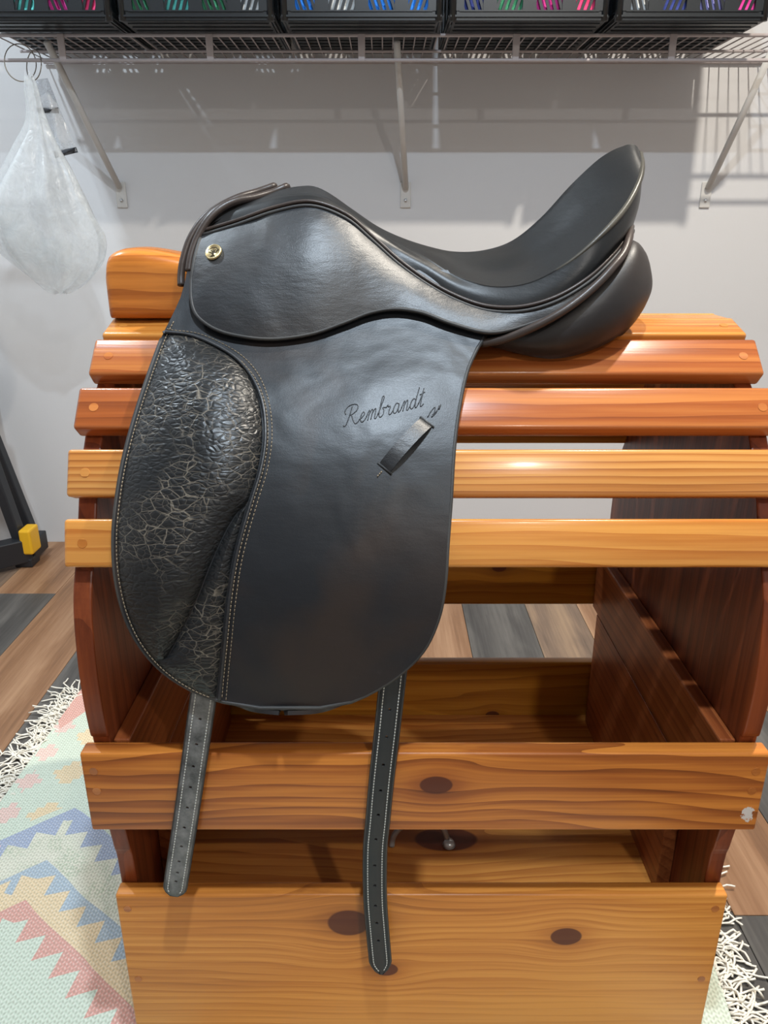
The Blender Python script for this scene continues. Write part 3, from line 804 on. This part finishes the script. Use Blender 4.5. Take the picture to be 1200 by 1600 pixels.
# girth straps with punched holes
def strap(path_px, width, holes, mat, parent, tipw, pointed, yfun, label):
    C = crom([at(u, v, yfun(v)) for u, v in path_px], 16)
    d = np.r_[0, np.cumsum(np.linalg.norm(np.diff(C, axis=0), axis=1))]; Ltot = d[-1]
    pos = lambda s: np.array([np.interp(s, d, C[:, k]) for k in range(3)])
    def frame(s):
        t = pos(min(Ltot, s+.003))-pos(max(0, s-.003)); t /= np.linalg.norm(t)
        w = np.cross(t, np.array((0, -1.0, 0))); w /= np.linalg.norm(w); n = np.cross(w, t)
        if n[1] > 0: n = -n
        if w[0] < 0: w = -w
        return w, n
    hs = [Ltot*h for h in holes]; a = 0.0021; hw = width/2
    cuts = sorted(set([0.0, Ltot] + [h-a for h in hs] + [h+a for h in hs] + list(np.linspace(0, Ltot, 40))))
    cuts = [c for c in cuts if not any(h-a+1e-6 < c < h+a-1e-6 for h in hs)]
    def wid(s):
        e = Ltot-s
        if e < tipw:
            q = e/tipw
            return hw*(0.12+0.88*q**0.6) if pointed else hw*max(0.35, math.sqrt(max(0, 1-(1-q)**2)))
        return hw
    V = []; F = []
    def vert(s, w):
        ww, n = frame(s); V.append(pos(s) + ww*w); return len(V)-1
    for c0, c1 in zip(cuts[:-1], cuts[1:]):
        w0, w1 = wid(c0), wid(c1); hole = any(abs((c0+c1)/2-h) < 1e-5 for h in hs)
        A = [vert(c0, -w0), vert(c0, -a), vert(c0, a), vert(c0, w0)]; B = [vert(c1, -w1), vert(c1, -a), vert(c1, a), vert(c1, w1)]
        F.append((A[0], A[1], B[1], B[0])); F.append((A[2], A[3], B[3], B[2]))
        if not hole: F.append((A[1], A[2], B[2], B[1]))
        else:
            sc = (c0+c1)/2; r = a*0.82
            outer = [A[2], vert(sc, a), B[2], vert(c1, 0), B[1], vert(sc, -a), A[1], vert(c0, 0)]
            inner = [vert(sc + r*math.cos(t), r*math.sin(t)) for t in (math.pi*0.75, math.pi*0.5, math.pi*0.25, 0, -math.pi*.25, -math.pi*.5, -math.pi*.75, math.pi)]
            for k in range(8): F.append((outer[k], outer[(k+1) % 8], inner[(k+1) % 8], inner[k]))
    o = mesh_obj('girth_strap', V, F, mat, parent, True)
    bm = bmesh.new(); bm.from_mesh(o.data); bmesh.ops.remove_doubles(bm, verts=bm.verts, dist=1e-6)
    bmesh.ops.recalc_face_normals(bm, faces=bm.faces); bm.to_mesh(o.data); bm.free()
    o.data.polygons.foreach_set('use_smooth', [True]*len(o.data.polygons))
    so = o.modifiers.new('solid', 'SOLIDIFY'); so.thickness = 0.0036; so.offset = 0
    o['label'] = label
    side = []
    for sg in (-1, 1):
        P = []
        for s in np.linspace(0, Ltot-0.004, 80):
            ww, n = frame(s); P.append(pos(s) + ww*sg*(wid(s)-0.0036)*(1 if wid(s) > .005 else .3) + n*0.0019)
        side.append(P)
    for P in side:
        q = stitches('stitching', P, 0.0036, 0.0024, 0.0006, thread_grey, None)
        q.parent = o
    eg = []
    for sg in (-1, 1):
        P = [pos(s) + frame(s)[0]*sg*wid(s) for s in np.linspace(0, Ltot, 70)]
        eg.append(P)
    q = tube('cut_edge', np.array(eg[0]+eg[1][::-1]), 0.0019, lea_edge, None, 6); q.parent = o
    return o
strap([(322, 1062), (312, 1130), (302, 1200), (291, 1275), (281, 1340), (272, 1398)], 0.0225, [(v-1062)/336*1.0 for v in (1117, 1154, 1187, 1219, 1251, 1283, 1314, 1339, 1358, 1373)], lea_scuff, saddle, 0.011, False, lambda v: 0.6405 - max(0, (v-1100))*1e-5, 'scuffed grey-black strap with rounded tip')
strap([(616, 1040), (611, 1085), (604, 1150), (596, 1220), (590, 1285), (586, 1330), (586, 1400), (590, 1455), (596, 1520)], 0.0225, [(v-1040)/480 for v in (1098, 1136, 1176, 1214, 1251, 1289, 1331, 1364, 1398, 1428, 1459)], lea_strap, saddle, 0.016, True, lambda v: 0.6405, 'black strap with white stitching and pointed tip')

# ------------------------------------------------------------------ wire shelf
SZ, SYF = 0.4226+H, 2.09
XS0, XS1 = -0.925, 1.75
shelf = thing('wire_shelf', (0.4, YW, SZ), 'grey coated wire shelf fixed to the wall above the saddle', 'wire shelf')
tube('front_wire', [(XS0, SYF, SZ), (0.4, SYF, SZ), (XS1, SYF, SZ)], 0.0042, wire_paint, shelf, 8)
tube('lip_wire', [(XS0-0.3, SYF-0.002, SZ-0.052), (0.4, SYF-0.002, SZ-0.052), (XS1, SYF-0.002, SZ-0.052)], 0.0042, wire_paint, shelf, 8)
for yy in (SYF+0.15, YW-0.008):
    tube('cross_wire', [(XS0, yy, SZ-0.005), (0.4, yy, SZ-0.005), (XS1, yy, SZ-0.005)], 0.0036, wire_paint, shelf, 8)
proto = None; nx_ = int((XS1-XS0)/0.0262)
for i in range(nx_+1):
    x = XS0 + 0.004 + i*0.0262
    if proto is None:
        proto = tube('deck_wire', np.array([(0, SYF, SZ+0.002), (0, SYF+.15, SZ+.002), (0, YW-0.004, SZ+0.002)]), 0.0017, wire_paint, shelf, 6); proto.location.x = x
    else:
        c = proto.copy(); COL.objects.link(c); c.location.x = x
for u in (97, 328, 565, 806, 1050, 1292):
    p = at(u, 74, SYF)
    box('lip_tie', p[0]-0.0085, p[0]+0.0085, SYF-0.006, SYF-0.0005, SZ-0.055, SZ+0.003, wire_paint, shelf, bev=0.002)
# diagonal supports
def bracket(xf, xw, label):
    t = thing('shelf_support', (xw, YW, 1.06), label, 'shelf bracket', 'diagonal supports of the wire shelf')
    zw = H+0.105
    tube('support_pole', [(xf, SYF+0.006, SZ-0.012), ((xf+xw)/2, (SYF+YW-0.014)/2, (SZ-0.012+zw)/2), (xw, YW-0.014, zw)], 0.0085, bracket_paint, t, 12)
    b = box('wall_clip', xw-0.015, xw+0.015, YW-0.006, YW-0.0002, zw-0.055, zw+0.015, bracket_paint, t, bev=0.0025)
    bm = bmesh.new(); bmesh.ops.create_uvsphere(bm, u_segments=12, v_segments=8, radius=0.005)
    q = bm_obj('screw', bm, zinc, None, True, loc=(xw, YW-0.007, zw-0.035)); q.parent = b; bpy.context.view_layer.update(); q.matrix_parent_inverse = b.matrix_world.inverted()
bracket(-0.80, -0.755, 'diagonal wire-shelf support pole beside the hanging plastic bags')
bracket(0.03, 0.062, 'diagonal wire-shelf support pole ending above the saddle seat')
bracket(0.93, 0.925, 'diagonal wire-shelf support pole past the last black crate')

# ------------------------------------------------------------------ crates
CW, CD, CH = 0.372, 0.355, 0.215
cz0 = SZ + 0.0045
CY0 = 1.985
def lin(P, Q, t): return P+(Q-P)*t
def crate(xc, label):
    y0 = CY0; y1 = y0+CD
    t = thing('storage_crate', (xc, y0+CD/2, cz0), label, 'crate', 'black storage crates on the wire shelf')
    a, b = xc-CW/2, xc+CW/2
    for k in range(9):
        yy = y0+0.02+k*0.034
        box('floor_rib', a+0.012, b-0.012, yy, yy+0.006, cz0-0.0002+0.0, cz0+0.0025, crate_black, t, bev=0)
    box('crate_floor', a+0.006, b-0.006, y0+0.006, y1-0.006, cz0+0.002, cz0+0.0065, crate_black, t, bev=0.001)
    # side walls with slanted slots: bottom rail, posts, top rail and slanted bars in one moulding
    def wall(P, Q, nrm, nm, div):
        V = []; F = []
        Ld = np.linalg.norm(Q-P); dx = (Q-P)/Ld; up = np.array((0, 0, 1.0)); th = 0.004
        def prism(pts, t0=0.0, t1=th):
            base = len(V); n = len(pts)
            for tt in (t0, t1):
                for (s, h) in pts: V.append(P + dx*s + up*h + nrm*tt)
            F.append(tuple(range(base, base+n))[::-1]); F.append(tuple(range(base+n, base+2*n)))
            for k in range(n): F.append((base+k, base+(k+1) % n, base+n+(k+1) % n, base+n+k))
        prism([(0, 0.004), (Ld, 0.004), (Ld, 0.024), (0, 0.024)]); prism([(0, 0.068), (Ld, 0.068), (Ld, 0.118), (0, 0.118)]); prism([(0, 0.150), (Ld, 0.150), (Ld, CH-.03), (0, CH-.03)])
        prism([(0, 0.010), (Ld, 0.010), (Ld, 0.014), (0, 0.014)], 0.004, 0.008)
        prism([(0.02, 0.0205), (Ld-0.02, 0.0205), (Ld-0.02, 0.023), (0.02, 0.023)], 0.004, 0.0065)
        prism([(0, CH-0.03), (Ld, CH-0.03), (Ld, CH), (0, CH)], 0, 0.006)
        prism([(0, 0.100), (Ld, 0.100), (Ld, 0.118), (0, 0.118)])
        cell = Ld/div
        for k in range(div+1):
            s = k*cell; w = 0.030 if k in (0, div) else 0.015
            s0, s1 = max(0, s-w), min(Ld, s+w)
            prism([(s0, 0.022), (s1, 0.022), (s1, CH-0.028), (s0, CH-0.028)], 0, 0.006)
        for (h0, h1) in ((0.024, 0.068), (0.118, 0.150)):
            n = max(2, int(cell/0.0135))
            for k in range(div):
                for j in range(n+1):
                    s = k*cell + j*cell/n; sl = (h1-h0)*0.35*(1 if k % 2 else -1)
                    pts = [(s-0.0034, h0), (s+0.0034, h0), (s+0.0034+sl, h1), (s-0.0034+sl, h1)]
                    pts = [(min(Ld, max(0, q)), hh) for q, hh in pts]
                    prism(pts, 0.0005, 0.0035)
        o = mesh_obj(nm, V, F, crate_black, t, smooth=False)
        bm = bmesh.new(); bm.from_mesh(o.data); bmesh.ops.recalc_face_normals(bm, faces=bm.faces); bm.to_mesh(o.data); bm.free()
    A, B, C, D = [np.array(q) for q in ((a, y0+.008, cz0), (b, y0+.008, cz0), (b, y1-.006, cz0), (a, y1-.006, cz0))]
    wall(A, B, np.array((0, -1.0, 0)), 'front_wall', 4)
    wall(D, C, np.array((0, 1.0, 0)), 'back_wall', 4)
    wall(A+np.array((.004, 0, 0)), D+np.array((.004, 0, 0)), np.array((-1.0, 0, 0)), 'side_wall', 3)
    wall(B-np.array((.004, 0, 0)), C-np.array((.004, 0, 0)), np.array((1.0, 0, 0)), 'side_wall', 3)
    for (cx, cy) in ((a+.006, y0+.008), (b-.006, y0+.008), (a+.006, y1-.008), (b-.006, y1-.008)):
        bm = bmesh.new(); bmesh.ops.create_cone(bm, cap_ends=True, segments=14, radius1=0.009, radius2=0.009, depth=CH-0.006)
        bm_obj('corner_post', bm, crate_black, t, True, loc=(cx, cy, cz0+CH/2))
ROLL = {}
def roll(x, y, z, r, ln, col, label, rot, cat='bandage roll'):
    m = ROLL.get(col)
    if m is None:
        mm = M('fleece_%d' % len(ROLL)); n = mm.noise(mm.coord(), 150, 3, 0.6)
        m = mm.set(base=mm.mix(n*0.5, col, tuple(q*0.5 for q in col)), rough=0.85, normal=mm.bump(n, 0.4, 0.003)); ROLL[col] = m
    V = []; F = []
    prof = [(0.0005, -ln/2+.004), (r*.35, -ln/2+.004), (r*.4, -ln/2), (r*.88, -ln/2), (r, -ln/2+r*.14), (r, ln/2-r*.14), (r*.88, ln/2), (r*.4, ln/2), (r*.35, ln/2-.004), (.0005, ln/2-.004)]
    ns = 18
    for (q, l) in prof:
        for k in range(ns):
            a = 2*math.pi*k/ns; V.append((q*math.cos(a)*(1+.02*math.sin(3*a)), l, q*math.sin(a)))
    for i in range(len(prof)-1):
        for k in range(ns): F.append((i*ns+k, i*ns+(k+1) % ns, (i+1)*ns+(k+1) % ns, (i+1)*ns+k))
    o = mesh_obj('bandage_roll', V, F, m, None, True, loc=(x, y, z)); o.rotation_euler = (0, 0, rot)
    return tag(o, label, cat, 'rolled leg wraps stored in the crates')
PINK, TEAL, GREEN, BLUE, NAVY, WHITE, MAG, LILAC, RUST = (.95, .06, .22), (.12, .6, .55), (.04, .26, .13), (.02, .25, .95), (.03, .05, .25), (.75, .8, .82), (.7, .04, .32), (.4, .4, .85), (.35, .03, .1)
CR_ = [(-0.735, 'black slotted crate over the hanging plastic bags with pink contents', [(RUST, 'dark red'), (TEAL, 'teal'), (MAG, 'magenta'), (PINK, 'bright pink')]),
       (-0.343, 'black slotted crate holding dark green contents', [(GREEN, 'dark green'), (TEAL, 'teal'), (GREEN, 'dark green'), (WHITE, 'white')]),
       (0.049, 'black slotted crate holding bright blue contents', [(BLUE, 'bright blue'), (WHITE, 'white'), (BLUE, 'bright blue'), (BLUE, 'bright blue')]),
       (0.441, 'black slotted crate holding mixed blue, green and pink contents', [(NAVY, 'navy'), (GREEN, 'dark green'), (MAG, 'magenta'), (PINK, 'bright pink')]),
       (0.833-0.115, None, None)]
names = ['pink', 'green', 'blue', 'mixed', 'lilac']
bxs = [(u0, u1) for u0, u1 in ((-40, 172), (186, 426), (440, 690), (704, 950), (964, 1200))]
for i, (u0, u1) in enumerate(bxs):
    xa, xb = at(u0, 25, CY0)[0], at(u1, 25, CY0)[0]
    CW = xb-xa; xc = (xa+xb)/2
    if i < 4: lab, cont = CR_[i][1], CR_[i][2]
    else: lab, cont = 'black slotted crate at the open end of the shelf with lilac and navy contents', [(WHITE, 'pale grey'), (NAVY, 'navy'), (LILAC, 'lilac'), (MAG, 'magenta')]
    crate(xc, lab)
    for k, (col, cn) in enumerate(cont):
        x = xa + 0.014 + (CW-0.028)*(k+0.5)/4
        r = min(0.040, (CW-0.028)/8-0.001)
        where = {(1, 0): 'against the end wall of', (1, 2): 'between the teal and white wraps of', (2, 0): 'between the end wall and white wrap of',
                 (2, 2): 'just past the white wrap of', (2, 3): 'farthest from the white wrap in'}.get((i, k), 'inside')
        roll(x, CY0+0.0135+0.115/2, cz0+0.007+r, r, 0.115, col, '%s rolled leg wrap %s the %s crate' % (cn, where, ['pink-filled', 'green-filled', 'blue-filled', 'mixed-colour', 'lilac-filled'][i]), 0)

# ------------------------------------------------------------------ hanging bags and rings
def film(name, tint, alpha, rough=0.2, white=0.5):
    m = M(name); nt = m.nt; c = m.coord('Object')
    tr = m.n('ShaderNodeBsdfTransparent'); tr.inputs[0].default_value = (0.96, 0.97, 0.98, 1)
    tl = m.n('ShaderNodeBsdfTranslucent'); tl.inputs[0].default_value = (*tint, 1)
    m.set(base=tint, rough=rough, spec=0.6)
    n = m.noise(c, 26.0, 4, 0.6, 0.8); nb = m.bump(n, 0.5, 0.01); m.L(nb, m.b.inputs['Normal'])
    a = m.n('ShaderNodeMixShader'); a.inputs[0].default_value = white; m.L(tl.outputs[0], a.inputs[1]); m.L(m.b.outputs[0], a.inputs[2])
    f = m.n('ShaderNodeMixShader'); m.L(((n-0.5)*0.6 + alpha).clamp(), f.inputs[0]); m.L(tr.outputs[0], f.inputs[1]); m.L(a.outputs[0], f.inputs[2])
    m.L(f.outputs[0], nt.nodes['Material Output'].inputs[0]); return m.m
bag_film = film('milky_film', (0.86, 0.88, 0.88), 0.42)
clear_film = film('clear_film', (0.80, 0.82, 0.84), 0.30, 0.1, 0.8)
BY = 2.03
BR = [(116, 38, 50), (138, 38, 58), (170, 42, 66), (200, 40, 77), (230, 26, 91), (265, 8, 112), (300, -10, 128), (335, -18, 146), (370, -14, 164), (395, 4, 166), (418, 28, 156), (438, 52, 138), (452, 72, 116), (456, 84, 104)]
V = []; F = []; ns = 56
BRd = crom(BR, 5)
for i, (v, a, b) in enumerate(BRd):
    pl, prt = at(a, v, BY), at(b, v, BY); cx = (pl[0]+prt[0])/2; rx = (prt[0]-pl[0])/2; z = pl[2]
    k = (v-116)/340
    ry = min(rx, 0.03+0.09*math.sin(math.pi*min(1, max(0, k*0.9+0.05))))*0.8
    for j in range(ns):
        t = 2*math.pi*j/ns
        f = 1 + (0.17*(1-2*abs(math.sin(3.5*t+k*1.2))) + 0.06*math.sin(13*t+1+k*5) + 0.03*math.sin(23*t-k*9))*(0.5+0.8*k*(1-k)*2)
        V.append((cx + rx*math.cos(t)*min(f, 1.08), BY + ry*math.sin(t)*f - 0.0, z + 0.006*math.sin(5*t+k*11)))
for i in range(len(BRd)-1):
    for j in range(ns): F.append((i*ns+j, i*ns+(j+1) % ns, (i+1)*ns+(j+1) % ns, (i+1)*ns+j))
F.append(tuple((len(BRd)-1)*ns+j for j in range(ns)))
bag = thing('plastic_bag', at(85, 456, BY), 'large milky translucent plastic bag hanging from a wire ring under the shelf', 'bag')
mesh_obj('bag_body', V, F, bag_film, bag)
# pale wads inside the bag
for (u, v, r, k) in ((40, 380, .05, 0), (85, 400, .045, 1), (10, 345, .035, 2)):
    bm = bmesh.new(); bmesh.ops.create_icosphere(bm, subdivisions=3, radius=r)
    for w in bm.verts: w.co *= 1 + 0.22*math.sin(w.co.x*90+k)*math.sin(w.co.y*70+1)*math.cos(w.co.z*80+k)
    bm_obj('wadded_film', bm, bag_film, bag, True, loc=at(u, v, BY))
# wire rings round the lip wire
def ring(cu, cv, ru, rv, y, label, tilt):
    c = at(cu, cv, y); sx = ru*y/1.14/FPX; sz = rv*y/1.14/FPX
    P = [(c[0]+sx*math.cos(a), c[1]+tilt*math.cos(a)*0.02+0.012*math.sin(a), c[2]+sz*math.sin(a)) for a in np.linspace(0, 2*math.pi, 40)]
    o = tube('wire_ring', P, 0.0012, plain('ring_wire', c8(120, 112, 100), 0.4, 0.7), None, 6)
    return tag(o, label, 'ring', 'wire rings on the shelf lip')
ring(32, 98, 19, 27, SYF-0.006, 'thin wire ring on the shelf lip carrying the milky bag', 1)
ring(53, 102, 17, 22, SYF-0.004, 'thin wire ring on the shelf lip carrying the clear pouch', -1)
# clear pouch with black bands
pou = thing('clear_pouch', at(102, 243, 2.125), 'crumpled clear plastic pouch with two black bands beside the milky bag', 'pouch')
def quad_patch(name, c4, mat, n=14, bulge=0.02, front=True):
    G = np.zeros((n, n, 3))
    for i in range(n):
        for j in range(n):
            s, t = j/(n-1), i/(n-1)
            u = (c4[0][0]*(1-s)+c4[1][0]*s)*(1-t) + (c4[3][0]*(1-s)+c4[2][0]*s)*t
            v = (c4[0][1]*(1-s)+c4[1][1]*s)*(1-t) + (c4[3][1]*(1-s)+c4[2][1]*s)*t
            y = 2.125 + (-1 if front else 1)*(bulge*math.sin(math.pi*s)*math.sin(math.pi*min(1, .1+t*.8)) + 0.004*math.sin(9*s+5*t)) + (0 if front else 0.003)
            G[i, j] = at(u, v, y)
    return sheet(name, G, 0.0006, mat, pou)
quad_patch('pouch_front', [(46, 126), (74, 122), (120, 236), (84, 246)], clear_film)
quad_patch('pouch_back', [(46, 126), (74, 122), (120, 236), (84, 246)], clear_film, front=False)
band = plain('black_band', (0.012, 0.014, 0.02), 0.5)
quad_patch('black_band', [(56, 168), (91, 168), (92, 177), (59, 177)], band, 8, 0.024)
quad_patch('black_band', [(84, 236), (119, 230), (122, 238), (86, 247)], band, 8, 0.024)

# ------------------------------------------------------------------ folding step stool at the wall
stool = thing('step_stool', on_z(5, 880, 0), 'black folding step stool with yellow corner guards by the wall', 'step stool')
def bar(name, p, q, w, h, mat, parent):
    p, q = Vector(p), Vector(q); d = q-p; L = d.length
    bm = box_bm(w, h, L, 0.004, 2)
    o = bm_obj(name, bm, mat, parent, loc=(p+q)/2); o.rotation_euler = d.to_track_quat('Z', 'Y').to_euler(); return o
SYB = 2.20
f0 = on_z(36, 872, 0.02)
fy = f0[1]
xq = at(36, 830, fy)[0]
bar('stool_leg', (xq-0.012, fy, 0.075), (xq-0.105, fy-0.0, 0.62), 0.04, 0.03, stool_black, stool)
bar('base_beam', (xq+0.012, fy, 0.055), (xq-0.26, fy-0.22, 0.055), 0.05, 0.075, stool_black, stool)
bar('base_beam', (xq+0.0, fy+0.0, 0.045), (xq+0.0, fy+0.10, 0.045), 0.05, 0.06, stool_black, stool)
box('corner_guard', xq+0.000, xq+0.036, fy-0.035, fy+0.03, 0.045, 0.125, stool_yellow, stool, bev=0.006)
box('corner_guard', xq-0.125, xq-0.085, fy-0.03, fy+0.03, 0.59, 0.68, stool_yellow, stool, bev=0.006)
box('foot_pad', xq-0.03, xq+0.025, fy-0.03, fy+0.03, 0.0005, 0.03, stool_black, stool, bev=0.004)
box('tread', xq-0.36, xq-0.10, fy-0.02, fy+0.14, 0.56, 0.595, stool_black, stool, bev=0.006)
bar('stool_leg', (xq-0.33, fy, 0.075), (xq-0.28, fy, 0.57), 0.04, 0.03, stool_black, stool)
bar('stool_leg', (xq-0.02, fy+0.10, 0.05), (xq-0.13, fy+0.10, 0.57), 0.035, 0.03, stool_black, stool)
bar('stool_leg', (xq-0.33, fy+0.10, 0.0), (xq-0.28, fy+0.10, 0.57), 0.035, 0.03, stool_black, stool)

# ------------------------------------------------------------------ rug
def rugmat():
    m = M('kilim_weave'); c = m.coord('Object'); x, y, z = m.xyz(c)
    nz_ = m.noise(c, 9.0, 2, 0.5); wob = (nz_-0.5)*0.012
    q = (x+0.56).abs()*0.62 + y*0.78 + wob - 0.347
    p = (x+0.56).abs()*0.78 - y*0.62
    teeth = (p/0.046).tri()*0.036
    C = dict(mint=c8(205, 222, 200), red=c8(224, 138, 122), yel=c8(240, 206, 150), blue=c8(150, 176, 198), cream=c8(226, 224, 200), green=c8(178, 190, 158), pink=c8(238, 190, 178), dblue=c8(132, 154, 196))
    C = {k: tuple(0.93*(0.74*q+0.26*w) for q, w in zip(v, (0.80, 0.78, 0.70))) for k, v in C.items()}
    sp = m.noise(c, 220.0, 2, 0.5)
    col = m.mix(((m.noise(c, 14, 2)-0.42)*4.0).clamp(), C['mint'], C['blue'])
    col = m.mix(q.gt(0.245), col, C['mint'])
    col = m.mix((q+teeth).gt(0.352)*1.0, col, C['red'])
    col = m.mix(q.gt(0.365), col, C['yel'])
    col = m.mix((q+teeth*0.9).gt(0.420), col, C['blue'])
    speck = m.mix((sp.gt(0.5))*((m.noise(c, 24, 2)-0.40)*5.0).clamp(), C['cream'], C['green'])
    col = m.mix(q.gt(0.428), col, speck)
    col = m.mix((q+teeth*0.8).gt(0.505)*q.lt(0.525), col, C['dblue'])
    col = m.mix(q.gt(0.525), col, C['mint'])
    # stepped diamonds along the end
    st = ((y/0.013)._m('FLOOR'))*0.013
    d1 = (x+0.605).abs()*2.2 + ((st/0.115).fract()-0.5).abs()*0.23
    col = m.mix(d1.lt(0.075)*q.gt(0.54), col, C['yel'])
    d2 = (x+0.675).abs()*2.2 + (((st+0.05)/0.085).fract()-0.5).abs()*0.17
    col = m.mix(d2.lt(0.055)*q.gt(0.50), col, C['pink'])
    d3 = (x+0.68).abs() + (y-1.44).abs()*0.5
    col = m.mix(d3.lt(0.045), col, C['red'])
    # left of the diamond apex the field turns yellow
    col = m.mix((x+0.60).lt(0.0)*q.lt(0.42)*(q.gt(0.30)), col, C['yel'])
    w1 = ((x*1300.0).sin()*0.5+0.5); w2 = ((y*900.0 + (x*650.0).sin()*1.6).sin()*0.5+0.5)
    wv = w1*0.5 + w2*0.6 + (sp-0.5)*0.6
    col = m.mix((wv*-0.75+0.50).clamp(), col, (0.30, 0.29, 0.23))
    col = m.mix(((wv-0.72)*1.3).clamp(), col, (0.82, 0.80, 0.72))
    return m.set(base=col, rough=0.95, normal=m.bump(wv, 0.6, 0.0012), spec=0.1)
rg = rugmat()
rug = thing('kilim_rug', (-0.1, 0.9, 0), 'pastel flat-woven kilim rug with toothed zigzag bands under the stand', 'rug')
NX_, NY_ = 60, 50
RX0, RX1, RY0, RY1 = -0.70, 0.475, -0.10, 1.50
G = np.zeros((NY_, NX_, 3))
for i in range(NY_):
    for j in range(NX_):
        s, t = j/(NX_-1), i/(NY_-1)
        y = RY0+(RY1-RY0)*t; x = RX0+(RX1-RX0)*s + 0.035*(y-1.2)*(1-s) + 0.10*(y-0.85)*s
        under = px0-0.03 < x < px1+0.03 and 0.62 < y < 1.25
        z = 0.0075 + (0 if under else 0.0015*math.sin(x*14)*math.sin(y*11))
        G[i, j] = (x, y, z)
rb = sheet('woven_field', G, 0.0062, rg, rug, toward=(0, 0, 1))
fr_paths = []
random.seed(11)
for side in (0, 1):
    n = 150
    for k in range(n):
        i = int(k*(NY_-1)/n); f = k*(NY_-1)/n - i
        P = G[i, 0 if side == 0 else -1]*(1-f) + G[min(NY_-1, i+1), 0 if side == 0 else -1]*f
        if P[1] < 0.2: continue
        d = -1 if side == 0 else 1
        for rep in range(4):
            ln = random.uniform(0.035, 0.085); a = random.gauss(0, 0.7); pts = [P + np.array((0, random.uniform(-.004, .004), -0.002))]
            ang = a*0.4
            for st in range(1, 7):
                ang += random.gauss(0, 0.42)
                prev = pts[-1]
                pts.append(prev + np.array((d*math.cos(ang), math.sin(ang), 0))*ln/6)
                pts[-1][2] = 0.003 + abs(random.gauss(0, 0.005))
            fr_paths.append(crom(pts, 2))
fringe = multi_tube('fringe', fr_paths, 0.0017, plain('cream_yarn', c8(238, 232, 218), 0.95, spec=0.1), rug, 4); fringe['kind'] = 'stuff'
